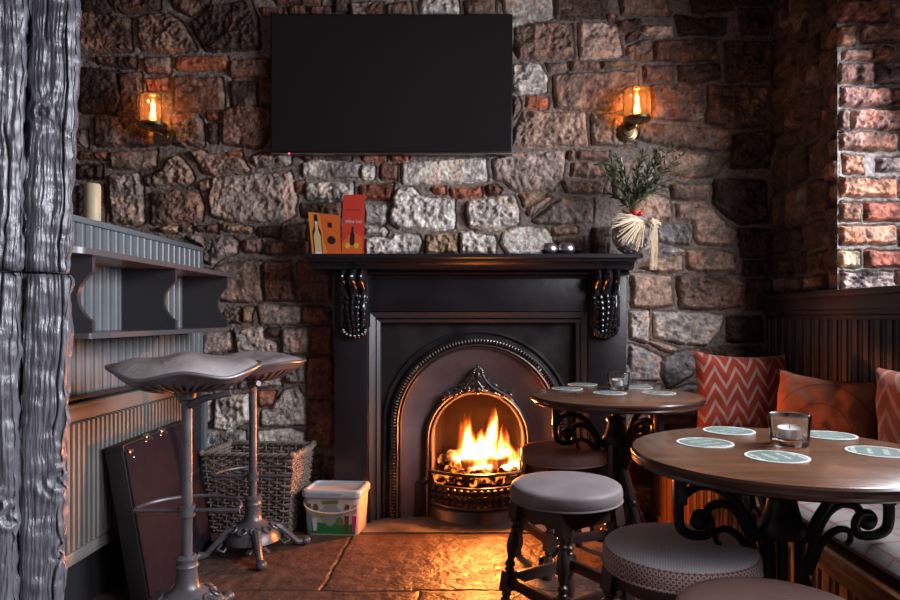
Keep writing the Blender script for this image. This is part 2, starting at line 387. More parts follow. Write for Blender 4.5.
st('l',283,392,298,388,304,400,304,424,285,425,262,425,262,412,272,410); st('g',203,430,245,432,245,447,203,448); st('l',258,432,290,430,303,434,306,446,260,448); st('k',308,358,333,356,333,395,308,395); st('k',309,400,333,400,333,445,309,445)
st('g',285,358,304,357,304,382,288,382); st('g',205,358,232,358,232,388,205,388); st('g',240,360,278,358,280,385,240,388)
# ------------------------------------------------------------------ room shell
def pip(pts, x, y):
    r = False
    for k in range(len(pts)):
        ax, ay = pts[k]; bx, by = pts[k - 1]
        if (ay > y) != (by > y) and x < (bx - ax) * (y - ay) / (by - ay) + ax: r = not r
    return r
def taken(p):
    return any(pip(q[0], *p) for q in S) or (-2.1 < p[0] < 1.5 and p[1] > 1.34 and not (-1.06 < p[0] < .19 and p[1] > 1.88)) 
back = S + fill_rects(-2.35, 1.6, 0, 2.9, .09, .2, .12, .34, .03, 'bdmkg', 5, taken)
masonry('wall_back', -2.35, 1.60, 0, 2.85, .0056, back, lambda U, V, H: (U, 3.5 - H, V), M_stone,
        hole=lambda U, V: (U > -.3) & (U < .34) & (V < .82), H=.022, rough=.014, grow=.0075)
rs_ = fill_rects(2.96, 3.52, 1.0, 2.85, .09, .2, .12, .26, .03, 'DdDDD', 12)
rb_ = []
PT = .0965; z0 = Z_(281, 2.85)
k = -2
rq = random.Random(4)
while z0 + k * PT < 2.8:
    zc = z0 + k * PT; w = .10 if k % 2 else .06
    rb_.append(([(2.855, zc - .037), (2.86 + w, zc - .037), (2.86 + w, zc + .037), (2.855, zc + .037)], rq.choice('dDkD'))); k += 1
masonry('wall_right', 2.855, 3.50, 1.0, 2.85, .006, rs_ + rb_, lambda U, V, H: (1.56 - H, U, V), M_stone, H=.02, mortar=(.10, .075, .065), grow=.004)  # stones, quoins and mortar darkened: the corner's shade put into their colour
BR = []; cols_ = {0: 'r'}
SC['r'] = (.27, .10, .075); SC['P'] = (.38, .215, .185); SC['O'] = (.39, .20, .135); SC['L'] = (.32, .25, .24); SC['Y'] = (.34, .28, .19)
def br(c, x0, x1, y0, y1): BR.append(([(X_(x0, 2.85), Z_(y0, 2.85)), (X_(x1, 2.85), Z_(y0, 2.85)), (X_(x1, 2.85), Z_(y1, 2.85)), (X_(x0, 2.85), Z_(y1, 2.85))], c))
for a in (('r',838,889,2,21),('P',893,940,2,21),('O',839,856,26,44),('P',862,902,24,42),('P',843,872,49,60),('O',876,892,46,60),('L',897,940,46,61),('P',840,873,64,83),('L',877,915,62,82),('P',841,890,87,106),('P',894,930,88,106),
          ('L',840,849,110,129),('P',852,905,109,129),('P',841,897,132,150),('L',901,950,132,150),('O',844,864,155,173),('L',877,920,157,171),('O',840,895,177,197),('P',899,940,178,196),('O',841,861,202,221),('r',865,905,202,221),('O',840,896,225,244),('r',900,950,226,245),
          ('Y',840,860,250,267),('r',865,910,250,267),('L',841,893,271,290),('P',897,940,271,290)): br(*a)
for k in range(26):
    zc = z0 + (k - 1) * PT
    a0 = 950 if k % 2 else 920
    for x0 in range(a0, 1010, 58): br(rq.choice('rOPL'), x0, x0 + 53, 317 - (zc + .037 - CH) * 670 / 2.85, 317 - (zc - .037 - CH) * 670 / 2.85)
for k in range(1, 5):
    y = 2 - k * 22.6; br('r', 840, 889, y, y + 19); br('P', 893, 940, y, y + 19)
masonry('wall_right', 1.545, 2.06, 1.06, 2.85, .0035, BR, lambda U, V, H: (U, 2.86 - H, V), M_brick, mortar=(.30, .275, .26), warp=.010, H=.022, edge=.010, rough=.014, seed=21, mott=1.5)

M_plast = pbr('dark_aged_plaster', (.09, .07, .06), (.13, .10, .085), 3, .9, bump=.3, bscale=20)
M_ceil = pbr('smoke_stained_ceiling', (.10, .08, .065), (.15, .12, .10), 2, .9)
def struct(name, mb, mat, **k): o = mb.build(name, mat, **k); o['kind'] = 'structure'; return o
b = MB()
for lo, hi in (((1.56, .2, 0), (2.05, 2.86, 1.12)), ((1.56, -2.6, 0), (2.05, .2, 1.12)), ((1.56, -2.6, 2.45), (2.05, 2.86, 2.85)), ((1.56, .5, 1.12), (2.05, 1.05, 2.45)), ((1.56, -2.6, 1.12), (2.05, -1.0, 2.45)), ((1.575, 2.87, 0), (2.05, 3.6, 1.0)), ((1.575, 3.52, 1.0), (2.05, 3.6, 2.85))):
    b.box(lo, hi)
struct('wall_right', b, M_plast)
struct('wall_left', MB().box((-2.45, -2.6, 0), (-2.35, 3.6, 2.85)), M_plast)
struct('wall_front', MB().box((-2.45, -2.7, 0), (2.05, -2.6, 2.85)), M_plast)
struct('ceiling', MB().box((-2.45, -2.7, 2.85), (2.1, 4.0, 2.95)), M_ceil)
# windows with frames, bars and panes
M_frame = pbr('window_paint', (.30, .29, .27), rough=.45)
def glass_thin(name, tint=(1, 1, 1), refl=.12):
    m = bpy.data.materials.new(name); m.use_nodes = True; nt = m.node_tree; nt.nodes.clear()
    o = nt.nodes.new('ShaderNodeOutputMaterial'); t = nt.nodes.new('ShaderNodeBsdfTransparent'); g = nt.nodes.new('ShaderNodeBsdfGlossy')
    t.inputs[0].default_value = (*tint, 1); g.inputs['Roughness'].default_value = .03
    f = nt.nodes.new('ShaderNodeFresnel'); f.inputs[0].default_value = 1.5
    mx = nt.nodes.new('ShaderNodeMixShader'); E.nt = nt; ff = (E(f.outputs[0]) * 1.0 + refl * .3).clamp()
    nt.links.new(ff.o, mx.inputs[0]); nt.links.new(t.outputs[0], mx.inputs[1]); nt.links.new(g.outputs[0], mx.inputs[2]); nt.links.new(mx.outputs[0], o.inputs[0])
    return m
M_pane = glass_thin('window_glass')
for n, (y0, y1) in enumerate(((1.05, 2.86), (-1.0, .5))):
    f = MB()
    for lo, hi in (((1.97, y0, 1.12), (2.03, y0 + .05, 2.45)), ((1.97, y1 - .05, 1.12), (2.03, y1, 2.45)), ((1.97, y0, 1.12), (2.03, y1, 1.17)), ((1.97, y0, 2.40), (2.03, y1, 2.45)), ((1.975, (y0 + y1) / 2 - .02, 1.12), (2.025, (y0 + y1) / 2 + .02, 2.45)), ((1.975, y0, 1.86), (2.025, y1, 1.89))):
        f.box(lo, hi)
    w = struct('window_%d' % (n + 1), f, M_frame)
    MB().box((1.995, y0 + .04, 1.16), (2.001, y1 - .04, 2.41)).build('pane', M_pane, w)

# floor: worn flagstones, slightly glossy
def floor_mat():
    m, nt, b = nodes_of('worn_stone_floor'); x, y, z, tc = xyz(nt)
    n1 = noise_e(nt, tc, 3.2, 6); n2 = noise_e(nt, tc, 16, 6); n3 = noise_e(nt, tc, 60, 4)
    w = (noise_e(nt, tc, 1.6, 2) - .5) * .10; w2 = (noise_e(nt, tc, 9, 4) - .5) * .035
    # irregular flags: joints along X every .62 and staggered across
    yy = (y + .12 + w + w2) / .66; row = E.mk('FLOOR', yy); xx = (x + w2 + row * .37) / .9
    jy = (yy.frac() - .5).abs(); jx = (xx.frac() - .5).abs()
    j = ((.5 - jy) * .62).min((.5 - jx) * .9)
    joint = (1 - j / .012).clamp()
    cr = mixcol(nt, n1, (.055, .029, .022), (.135, .075, .055)); cr = mixcol(nt, (n2 - .45) * 2.2, cr, (.15, .095, .075))
    cr = mixcol(nt, joint * .7, cr, (.03, .025, .022))
    nt.links.new(cr, b.inputs['Base Color'])
    rr = n2 * .5 + .22; nt.links.new(rr.o, b.inputs['Roughness']); b.inputs['Specular IOR Level'].default_value = .6
    add_bump(nt, b, n2 * .9 + n1 * 1.1 + n3 * .16 - joint * .35, .9, .022)
    return m
M_floor = floor_mat()
fl = MB().box((-2.45, -2.7, -.1), (2.1, 4.0, 0))
struct('floor', fl, M_floor)

# ------------------------------------------------------------------ beadboard partition on the left
M_grey = pbr('blue_grey_satin_paint', (.15, .17, .185), (.185, .205, .22), 4, .33, spec=.5, bump=.05, bscale=60)
M_greyd = pbr('dark_blue_grey_paint', (.030, .029, .035), rough=.42); M_board = pbr('grey_brown_shelf_paint', (.095, .090, .098), rough=.28, spec=.6); M_shelf = pbr('shaded_divider_paint', (.050, .047, .054), rough=.30, spec=.6)  # divider paint darkened, the shade of the bays put into its colour
def beadboard(x, y0, y1, z0, z1, t=.018, pitch=.084, sgn=1, axis='Y'):
    "grooved boards; face at x, beads facing sgn*X"
    m = MB(); prof = []; n = int(round((y1 - y0) / pitch)); p = (y1 - y0) / n; g_ = -.011
    for k in range(n):
        a = y0 + k * p
        prof += [(a, g_), (a + p * .03, g_), (a + p * .10, 0), (a + p * .52, 0), (a + p * .57, -.008), (a + p * .61, -.001), (a + p * .68, .003), (a + p * .76, .003), (a + p * .83, -.001), (a + p * .87, g_), (a + p * .90, g_), (a + p * .94, -.002), (a + p * .97, -.002)]
    prof = prof + [(y1, g_), (y1, -t), (y0, -t)]
    if axis == 'Y': f = lambda q, z: Vector((x + sgn * q[1], q[0], z))
    else: f = lambda q, z: Vector((q[0], x - q[1], z))
    m.prism(prof, z0, z1, f)
    return m
XP = -1.41
wl = beadboard(XP, .9, 3.44, .0, 1.365, pitch=.056)
wl.box((XP - .24, .9, 0), (XP - .018, 3.44, 1.365))
wall_l = struct('wall_left', wl, M_grey, flat=True)
c = MB().box((XP - .25, .88, 1.365), (XP + .012, 3.455, 1.388), .004)
struct('trim_1', c, M_grey)
struct('trim_2', MB().box((XP - .01, .9, .735), (XP + .035, 3.44, .755), .004).box((XP - .01, .9, 0), (XP + .012, 3.44, .735)), M_greyd)
struct('trim_3', MB().box((XP - .02, 3.42, 0), (XP + .03, 3.462, .77), .003).box((XP - .02, 3.425, 0), (XP + .008, 3.458, 1.365), .003), M_grey)
# wall shelf unit
u = thing('wall_shelf', (XP, 2.7, .962), 'blue grey painted two tier wall shelf with curved dividers fixed to the boarded partition', 'shelf')
XF = -1.195
def loc(o, u=u):
    o.location = o.location - u.location; return o
def shelf_board(z0, z1, xo, y0, y1, rad):
    m = MB(); pts = [(XP, y0), (xo - rad, y0)]
    for k in range(1, 7): a = PI / 2 * k / 6; pts.append((xo - rad + rad * math.sin(a), y0 + rad - rad * math.cos(a)))
    for k in range(7): a = PI / 2 * k / 6; pts.append((xo - rad * .4 + rad * .4 * math.cos(a), y1 - rad * .4 + rad * .4 * math.sin(a)))
    pts.append((XP, y1)); m.prism(pts, z0, z1, lambda p, z: Vector((p[0], p[1], z)))
    return m
loc(shelf_board(1.222, 1.241, XF + .018, 1.98, 3.34, .07).build('shelf', M_board, u))
loc(shelf_board(.962, .980, XF + .006, 2.07, 3.24, .01).build('shelf', M_board, u))
for yb in (2.10, 2.68, 3.235):
    prof = [(XP, .98), (XF, .98), (XF, 1.015)]
    for k in range(1, 16):
        t = k / 16; prof.append((XF - .047 * math.sin(PI * t) ** .8, 1.015 + .155 * t))
    prof += [(XF, 1.172), (XF, 1.222), (XP, 1.222)]
    m = MB().prism(prof, yb - .009, yb + .009, lambda p, y: Vector((p[0], y, p[1])))
    loc(m.build('divider', M_shelf, u))

# radiator
M_rad = pbr('old_cream_radiator_enamel', (.22, .215, .20), (.18, .175, .165), 5, .33, spec=.5)
r = thing('radiator', (-1.36, 2.0, .2), 'ribbed steel panel radiator under the boarded partition', 'radiator')
m = MB(); y0, y1, z0_, z1_ = 1.2, 3.1, .20, .735; n = 66; p = (y1 - y0) / n
for k in range(n):
    a = y0 + k * p
    prof = [(a + p * .12, 0), (a + p * .26, .013), (a + p * .74, .013), (a + p * .88, 0)]
    m.box((-1.368, a + p * .5 - .002, z0_ + .05), (-1.352, a + p * .5 + .002, z1_ - .05))
    N = [(a + p * .18, z0_ + .045, 0), (a + p * .82, z0_ + .045, 0), (a + p * .82, z1_ - .055, 0), (a + p * .18, z1_ - .055, 0), (a + p * .26, z0_ + .055, .022), (a + p * .74, z0_ + .055, .022), (a + p * .74, z1_ - .062, .022), (a + p * .26, z1_ - .062, .022)]
    m.add([(-1.352 + q[2], q[0], q[1]) for q in N], [(4, 5, 6, 7), (0, 1, 5, 4), (1, 2, 6, 5), (2, 3, 7, 6), (3, 0, 4, 7)])
m.box((-1.372, y0, z0_), (-1.352, y1, z1_), .004); m.box((-1.372, y0, z1_ - .055), (-1.338, y1, z1_ - .01), .004); m.box((-1.372, y0, z0_ + .003), (-1.34, y1, z0_ + .045), .004)
loc(m.build('panel', M_rad, r), r)
loc(MB().box((-1.372, y0, z1_ - .012), (-1.338, y1, z1_ + .001), .003).build('top_rail', M_rad, r), r)
loc(MB().box((-1.372, y0, z0_ - .001), (-1.345, y1, z0_ + .03), .003).build('bottom_rail', M_rad, r), r)
loc(MB().tube([(-1.36, y1 + .02, .25), (-1.36, y1 + .04, .22), (-1.36, y1 + .04, .0)], .008).cyl((-1.36, y1, .25), (-1.36, y1 + .035, .25), .012).build('pipe', M_rad, r), r)

# ------------------------------------------------------------------ timber post in the foreground
def post_mat():
    m, nt, b = nodes_of('adzed_black_oak'); x, y, z, tc = xyz(nt)
    g = noise_e(nt, tc, 1, 5, stretch=(150, 150, 7)); h = noise_e(nt, tc, 22, 4)
    c = mixcol(nt, g, (.034, .034, .042), (.14, .14, .165)); nt.links.new(c, b.inputs['Base Color'])
    rr = h * .40 + .10; nt.links.new(rr.o, b.inputs['Roughness']); b.inputs['Specular IOR Level'].default_value = .7
    add_bump(nt, b, g, .8, .006); return m
M_post = post_mat()
post = thing('timber_post', (-.83, 1.25, 0), 'dark weathered adzed timber post of split beams in the left foreground', 'post')
ca_, sa_ = math.cos(R(33)), math.sin(R(33))
def timber(cx, w, z0, z1, seed, dep=.10, off=0):
    m = MB(); nz = int((z1 - z0) / .0055); nf = 64
    per = []
    hw = w / 2; rd = .010
    # perimeter: front face dense, then the other sides
    for k in range(nf): per.append((-hw + w * k / (nf - 1), 0, 0, -1))
    for k in range(1, 22): per.append((hw, dep * k / 22, 1, 0))
    for k in range(9): per.append((hw - w * k / 8, dep, 0, 1))
    for k in range(1, 12): per.append((-hw, dep - dep * k / 12, -1, 0))
    per = np.array(per); s = np.cumsum(np.hypot(*np.diff(per[:, :2], axis=0, prepend=per[:1, :2]).T))
    Z = np.linspace(z0, z1, nz)[:, None]; Sg = s[None, :] + 0 * Z; Z = Z + 0 * Sg
    knots = [(.035 + .03 * ((seed * 7) % 3), .78 - .05 * seed % .2, .030), (.07, .50 + .1 * (seed % 3), .02), (.02, 1.4, .02)]
    warp = .012 * vnoise(Z * 5 + seed, Sg * 6, seed, 3) + .004 * vnoise(Z * 22, Sg * 40, seed + 5, 2)
    for (ks, kz, kr) in knots: 
        d2 = ((Sg - ks) ** 2 + ((Z - kz) * .6) ** 2) / kr ** 2; warp = warp + .016 * np.sign(Sg - ks) * np.exp(-d2)
    q = Sg + warp
    grain = vnoise(q * 420, Z * 9, seed + 1, 2, .6); ridge = vnoise(q * 150, Z * 4, seed + 2, 3, .6)
    scal = vnoise(Z * 30, Sg * 22, seed + 3, 2); big = vnoise(Z * 4, Sg * 9, seed + 4, 3)
    crack = np.exp(-((q - .3 * w) / .0016) ** 2) * sstep(vnoise(Z * 3, Z * 0, seed + 8, 2) * 4 + .6) + np.exp(-((q - .72 * w) / .0012) ** 2) * sstep(vnoise(Z * 4 + 9, Z * 0, seed + 11, 2) * 4)
    fine = vnoise(Z * 95, Sg * 60 + seed, seed + 20, 2); h = .0016 * grain + .0026 * ridge + .0062 * scal + .0016 * fine + .006 * big - .008 * crack
    for (ks, kz, kr) in knots:
        d2 = ((Sg - ks) ** 2 + (Z - kz) ** 2) / kr ** 2; h = h + .006 * np.exp(-d2) * np.cos(np.sqrt(d2) * 9)
    # rounded corners
    fx = per[None, :, 0] + 0 * Z; fy = per[None, :, 1] + 0 * Z
    ex = np.minimum(hw - np.abs(fx), .02); ey = np.minimum(np.minimum(fy, dep - fy), .02)
    e = np.where(np.abs(per[None, :, 3]) > 0, ex, ey); e = np.clip(e / .02, 0, 1); rr = -.009 * (1 - e) ** 2
    end = np.minimum(Z - z0, z1 - Z); rr = rr - .006 * np.exp(-(end / .006))
    tot = h + rr
    lx = fx + per[None, :, 2] * tot; ly = fy + per[None, :, 3] * tot
    # soften corner normals by pulling in both
    lx = np.where(np.abs(per[None, :, 3]) > 0, lx * (1 - .08 * (1 - e) ** 2), lx)
    X = cx[0] + lx * ca_ - ly * sa_ + (Z - 1.1) * .022 + .006 * vnoise(Z * 2.5, Z * 0 + seed, seed + 12, 2); Y = cx[1] + lx * sa_ + ly * ca_ + off
    vs = np.stack([X, Y, Z], -1).reshape(-1, 3).tolist(); n = per.shape[0]; fs = []
    for j in range(nz - 1):
        a = j * n
        for i in range(n):
            i2 = (i + 1) % n; fs.append((a + i, a + i2, a + n + i2, a + n + i))
    fs.append(tuple(range(n))[::-1]); fs.append(tuple((nz - 1) * n + i for i in range(n)))
    m.add(vs, fs); return m
for (cx, w, sd) in (((-.776, 1.222), .074, 1), ((-.839, 1.152), .104, 2)):
    loc(timber(cx, w, 0, 1.108, sd).build('beam', M_post, post, ang=80), post)
    loc(timber(cx, w, 1.1125, 2.845, sd + 4).build('beam', M_post, post, ang=80), post)
loc(timber((-.815, 1.235), .06, 0, 2.8, 9, .05).build('beam', M_post, post, ang=80), post)
# candle
M_wax = pbr('cream_wax', (.62, .55, .36), rough=.45); M_wax.node_tree.nodes['Principled BSDF'].inputs['Subsurface Weight'].default_value = .2
c = thing('pillar_candle', (-1.495, 2.62, 1.388), 'cream pillar candle standing on top of the boarded partition', 'candle')
MB().lathe([(.0275, 0), (.029, .004), (.029, .156), (.026, .162), (.021, .159), (.004, .157)], seg=32).build('wax', M_wax, c)
MB().cyl((0, 0, .156), (.001, 0, .171), .0015, seg=6).build('wick', M_greyd, c)

# ------------------------------------------------------------------ television
M_black = pbr('black_plastic', (.008, .008, .009), rough=.3)
M_scr = pbr('dark_glossy_screen', (.018, .017, .018), rough=.22, spec=.4)
M_sil = pbr('brushed_silver_trim', (.55, .5, .45), rough=.25, metal=1)
x0, x1, zb, zt = X_(270, 3.42), X_(512.5, 3.42), Z_(154, 3.42), Z_(13.5, 3.42)
tv = thing('television', ((x0 + x1) / 2, 3.45, zb), 'large black flat television switched off on the stone wall above the mantelpiece', 'television')
loc(MB().box((x0, 3.425, zb), (x1, 3.47, zt), .004).build('casing', M_black, tv), tv)
loc(MB().box((x0 + .008, 3.4225, zb + .016), (x1 - .008, 3.426, zt - .008)).build('screen', M_scr, tv), tv)
loc(MB().box((x0 + .004, 3.421, zb), (x1 - .004, 3.428, zb + .007), .001).build('bottom_trim', M_sil, tv), tv)
loc(MB().box((x0 + .30, 3.46, zb + .2), (x1 - .30, 3.515, zb + .5)).build('wall_bracket', M_black, tv), tv)
M_led = pbr('red_standby_light', (.5, 0, .02), emit=(1, .02, .08), estr=12)
loc(MB().ball((X_(289, 3.42), 3.420, zb + .003), .0035).build('standby_light', M_led, tv), tv)

# ------------------------------------------------------------------ mantelpiece
M_mant = pbr('black_painted_wood', (.010, .0085, .011), (.016, .013, .017), 6, .38, spec=.45, bump=.12, bscale=25)
M_mantgl = pbr('black_gloss_paint', (.012, .012, .015), rough=.18, spec=.6)
CX = .015
mp = thing('mantelpiece', (CX, 3.35, 0), 'black painted wooden mantelpiece with carved corbels around the fireplace', 'mantelpiece')
def sweepX(prof, xa, xb):
    return MB().prism(prof, xa, xb, lambda p, x: Vector((x, p[0], p[1])))
zt = 1.331
sh = [(3.47, zt), (3.196, zt), (3.187, zt - .006), (3.185, zt - .016), (3.192, zt - .022), (3.205, zt - .024), (3.207, zt - .032), (3.235, zt - .036), (3.255, zt - .05), (3.262, zt - .065), (3.285, zt - .07), (3.47, zt - .07)]
m = MB()
xl, xr = X_(302, 3.2), X_(642, 3.2) + .005
b_ = [(3.47, zt), (xl, 3.2)]
m = sweepX(sh, xl + .03, xr - .03)
m.prism([(xl, 3.2), (xl + .012, 3.186), (xr - .012, 3.186), (xr, 3.2), (xr, 3.47), (xl, 3.47)], zt - .018, zt, lambda p, z: Vector((p[0], p[1], z)))
loc(m.build('shelf', M_mant, mp), mp)
PL, PR = (-.705, -.535), (.567, .757)
for a, b2 in (PL, PR): loc(MB().box((a, 3.35, 0), (b2, 3.47, 1.262), .004).build('pilaster', M_mant, mp), mp)
for a, b2 in (PL, PR):
    loc(MB().box((a - .012, 3.335, 0), (b2 + .012, 3.46, .16), .004).box((a - .004, 3.342, .16), (b2 + .004, 3.46, .178), .003).build('plinth', M_mant, mp), mp)
m = MB().box((PL[1], 3.362, 1.058), (PR[0], 3.47, 1.262), .002)
m.prism([(3.352, 1.225), (3.346, 1.232), (3.352, 1.238), (3.344, 1.246), (3.352, 1.252), (3.37, 1.252), (3.37, 1.222)], PL[1], PR[0], lambda p, x: Vector((x, p[0], p[1])))
m.prism([(3.34, 1.262), (3.325, 1.25), (3.33, 1.243), (3.35, 1.24), (3.37, 1.24), (3.37, 1.262)], PL[0] - .01, PR[1] + .01, lambda p, x: Vector((x, p[0], p[1])))
loc(m.build('frieze', M_mant, mp), mp)
# stepped inner architrave
m = MB()
def arch_bar(off, w, y0, bev):
    a = PL[1] + off; b2 = PR[0] - off; top = 1.058 - off
    for xs in (a, b2 - w): m.box((xs, y0, 0), (xs + w, 3.44, top), bev)
    m.box((a, y0, top - w), (b2, 3.44, top), bev)
def splay(x0, x1, y0, y1):
    "splayed moulding with a sloped face, on both jambs and the head"
    for sx in (0, 1):
        f = (lambda p, z: Vector((PL[1] + p[0], p[1], z))) if sx == 0 else (lambda p, z: Vector((PR[0] - p[0], p[1], z)))
        m.prism([(x0, y0), (x1, y1), (x1, 3.44), (x0, 3.44)], 0, 1.058 - x0, f)
    m.prism([(x0, y0), (x1, y1), (x1, 3.44), (x0, 3.44)], PL[1], PR[0], lambda p, x: Vector((x, p[1], 1.058 - p[0])))
splay(.004, .034, 3.360, 3.380); splay(.040, .056, 3.376, 3.387)
M_arch = pbr('lit_black_moulding_paint', (.035, .035, .04), rough=.42, spec=.8); loc(m.build('architrave', M_arch, mp), mp)  # moulding black lightened, the daylight gleam put into its colour
def corbel(cx):
    m = MB(); lobes = ((-.045, .022, .9), (0, .030, 1), (.045, .022, .9))
    for dx, hw, s in lobes:
        prof = []
        for k in range(25):
            t = k / 24; z = 1.262 - .30 * t
            d = (.115 * math.exp(-((t - .12) / .20) ** 2) + .055 * math.exp(-((t - .62) / .22) ** 2) + .018) * s
            prof.append((d, z))
        for q in range(8):
            a = -PI / 2 + PI * q / 7; 
        n = len(prof); seg = 9
        vs = [Vector((cx + dx + hw * math.sin(-PI / 2 + PI * j / (seg - 1)), 3.352 - d * (.35 + .65 * math.cos(-PI / 2 + PI * j / (seg - 1))), z)) for d, z in prof for j in range(seg)]
        fs = [(i * seg + j, i * seg + j + 1, (i + 1) * seg + j + 1, (i + 1) * seg + j) for i in range(n - 1) for j in range(seg - 1)]
        m.add(vs, fs)
    m.box((cx - .075, 3.335, .98), (cx + .075, 3.36, 1.262), .004)
    # leaf carving on the lower half
    rnd = random.Random(3)
    for row in range(7):
        z = 1.13 - row * .028; n = 5; w = .058 - .004 * row
        dep = .07 * math.exp(-((row - 2) / 3.2) ** 2) + .012
        for j in range(n):
            u_ = -1 + 2 * j / (n - 1)
            m.ball((cx + u_ * w, 3.345 - dep * (1 - .45 * u_ * u_), z - .008 * abs(u_)), (.009, .010, .017), 8, 6, Matrix.Rotation(u_ * .7, 3, 'Y'))
    for j in range(9):
        a = PI * (j / 8); m.ball((cx + .055 * math.cos(a), 3.325, .965 - .030 * math.sin(a)), (.011, .016, .014), 8, 6)
    return m
for cx in (X_(353.5, 3.3), X_(606.5, 3.3)): loc(corbel(cx).build('corbel', M_mantgl, mp), mp)

# ------------------------------------------------------------------ cast-iron insert
M_iron = pbr('blackened_cast_iron', (.028, .027, .030), (.05, .045, .045), 7, .38, metal=.55, bump=.15, bscale=60, rvar=.1)
M_ironp = pbr('polished_cast_iron', (.17, .145, .14), (.095, .08, .08), 5, .36, metal=.8, bump=.1, bscale=50, rvar=.08)
ins = thing('fireplace_insert', (CX, 3.42, 0), 'arched cast iron fireplace insert with beaded border and bowed grate', 'fireplace')
C1 = (CX, .477); C2 = (CX, .402)
def arch_pts(R_, zc, n=48, legs=10):
    pts = [(CX - R_, zc * k / legs, -1, 0) for k in range(legs)]
    for k in range(n + 1):
        a = PI - PI * k / n; pts.append((CX + R_ * math.cos(a), zc + R_ * math.sin(a), math.cos(a), math.sin(a)))
    pts += [(CX + R_, zc * (legs - 1 - k) / legs, 1, 0) for k in range(legs)]
    return pts
def arch_loft(secs, m=None):
    "secs: (radius, centre z, y)"
    m = m or MB(); rows = [[Vector((p[0], y, p[1])) for p in arch_pts(R_, zc)] for R_, zc, y in secs]
    n = len(rows[0]); vs = [v for r_ in rows for v in r_]
    fs = [(i * n + j, i * n + j + 1, (i + 1) * n + j + 1, (i + 1) * n + j) for i in range(len(rows) - 1) for j in range(n - 1)]
    return m.add(vs, fs)
# back plate: rectangle with arched hole
W0, W1, ZT = PL[1] + .03, PR[0] - .03, 1.04
ap = arch_pts(.486, .477); outer = []
for (x, z, cx_, sz) in ap:
    if abs(sz) < 1e-9 and z < .477: outer.append((W0 if cx_ < 0 else W1, z))
    else:
        t = 9
        if cx_ > 1e-6: t = min(t, (W1 - CX) / cx_)
        if cx_ < -1e-6: t = min(t, (W0 - CX) / cx_)
        if sz > 1e-6: t = min(t, (ZT - .477) / sz)
        outer.append((CX + cx_ * t, .477 + sz * t))
# snap nearest samples to the corners
for cxr in (W0, W1):
    i = min(range(len(outer)), key=lambda q: (outer[q][0] - cxr) ** 2 + (outer[q][1] - ZT) ** 2); outer[i] = (cxr, ZT)
m = MB(); n = len(ap); m.add([Vector((p[0], 3.425, p[1])) for p in ap] + [Vector((p[0], 3.425, p[1])) for p in outer], [(j, j + 1, n + j + 1, n + j) for j in range(n - 1)])
loc(m.build('back_plate', M_iron, ins), ins)
m = arch_loft([(.488, .477, 3.425), (.484, .477, 3.413), (.476, .477, 3.412), (.470, .477, 3.420), (.462, .477, 3.424), (.454, .477, 3.418), (.447, .477, 3.404), (.440, .477, 3.402), (.433, .477, 3.408)])
loc(m.build('outer_moulding', M_iron, ins), ins)
m = MB()
m2 = arch_pts(.431, .477, 96, 1)
L_ = PI * .431; nb = 84
for k in range(nb + 1):
    a = PI - PI * k / nb; M_ = Matrix.Rotation(PI / 2 - a, 3, 'Y')
    m.ball((CX + .431 * math.cos(a), 3.404, .477 + .431 * math.sin(a)), (.0062, .010, .014), 7, 6, M_)
for sx in (-1, 1):
    for k in range(1, 30): m.ball((CX + sx * .431, 3.404, .477 - k * .0161), (.014, .010, .0062), 7, 6)
loc(m.build('beading', M_ironp, ins), ins)
m = arch_loft([(.418, .477, 3.412), (.414, .477, 3.404), (.409, .477, 3.402), (.405, .477, 3.408), (.402, .477, 3.414), (.398, .477, 3.408), (.394, .477, 3.408), (.390, .477, 3.418)])
loc(m.build('rim_moulding', M_ironp, ins), ins)
m = arch_loft([(.390, .477, 3.418), (.36, .465, 3.432), (.32, .435, 3.452), (.285, .408, 3.475), (.272, .402, 3.478)])
M_splay = pbr('burnished_iron_plate', (.24, .19, .195), (.16, .12, .125), 6, .42, metal=.6, bump=.08, bscale=30, rvar=.08); loc(m.build('splayed_surround', M_splay, ins), ins)
m = arch_loft([(.272, .402, 3.478), (.272, .402, 3.452), (.266, .402, 3.440), (.256, .402, 3.436), (.250, .402, 3.442), (.246, .402, 3.446), (.240, .402, 3.440), (.233, .402, 3.444), (.230, .402, 3.47), (.226, .402, 3.56)])
loc(m.build('inner_arch_frame', M_ironp, ins), ins)
# cresting ornament
def spiral(cx, cz, r0, r1, a0, a1, y, n=26): return [Vector((cx + (r0 + (r1 - r0) * k / n) * math.cos(a0 + (a1 - a0) * k / n), y, cz + (r0 + (r1 - r0) * k / n) * math.sin(a0 + (a1 - a0) * k / n))) for k in range(n + 1)]
m = MB(); zc = .655; yo = 3.428
for s in (-1, 1):
    for (ox, oz, r0, r1, t0, t1, rr) in ((.160, -.028, .022, .005, PI * .1, PI * 3.2, .0065), (.118, -.008, .026, .006, PI * 1.1, PI * 3.8, .0065), (.074, .006, .028, .006, PI * .2, PI * 3.1, .0065), (.032, .022, .022, .005, PI * 1.2, PI * 3.6, .006), (.048, .052, .014, .004, 0, PI * 3, .005), (.020, .075, .012, .004, 0, PI * 3, .0045)):
        m.tube([Vector((CX + s * (ox + (p.x)), yo, zc + oz + p.z)) for p in spiral(0, 0, r0, r1, t0, t1, 0)], rr, 7)
    m.tube([Vector((CX + s * x, yo - .004, zc + z)) for x, z in ((.185, -.052), (.150, -.026), (.110, -.006), (.072, .016), (.044, .048), (.024, .080), (.006, .104))], [.004, .006, .007, .007, .007, .006, .005], 8)
    m.tube([Vector((CX + s * x, yo - .006, zc + z)) for x, z in ((.0, .045), (.018, .02), (.035, -.005), (.075, -.018), (.13, -.036))], .006, 7)
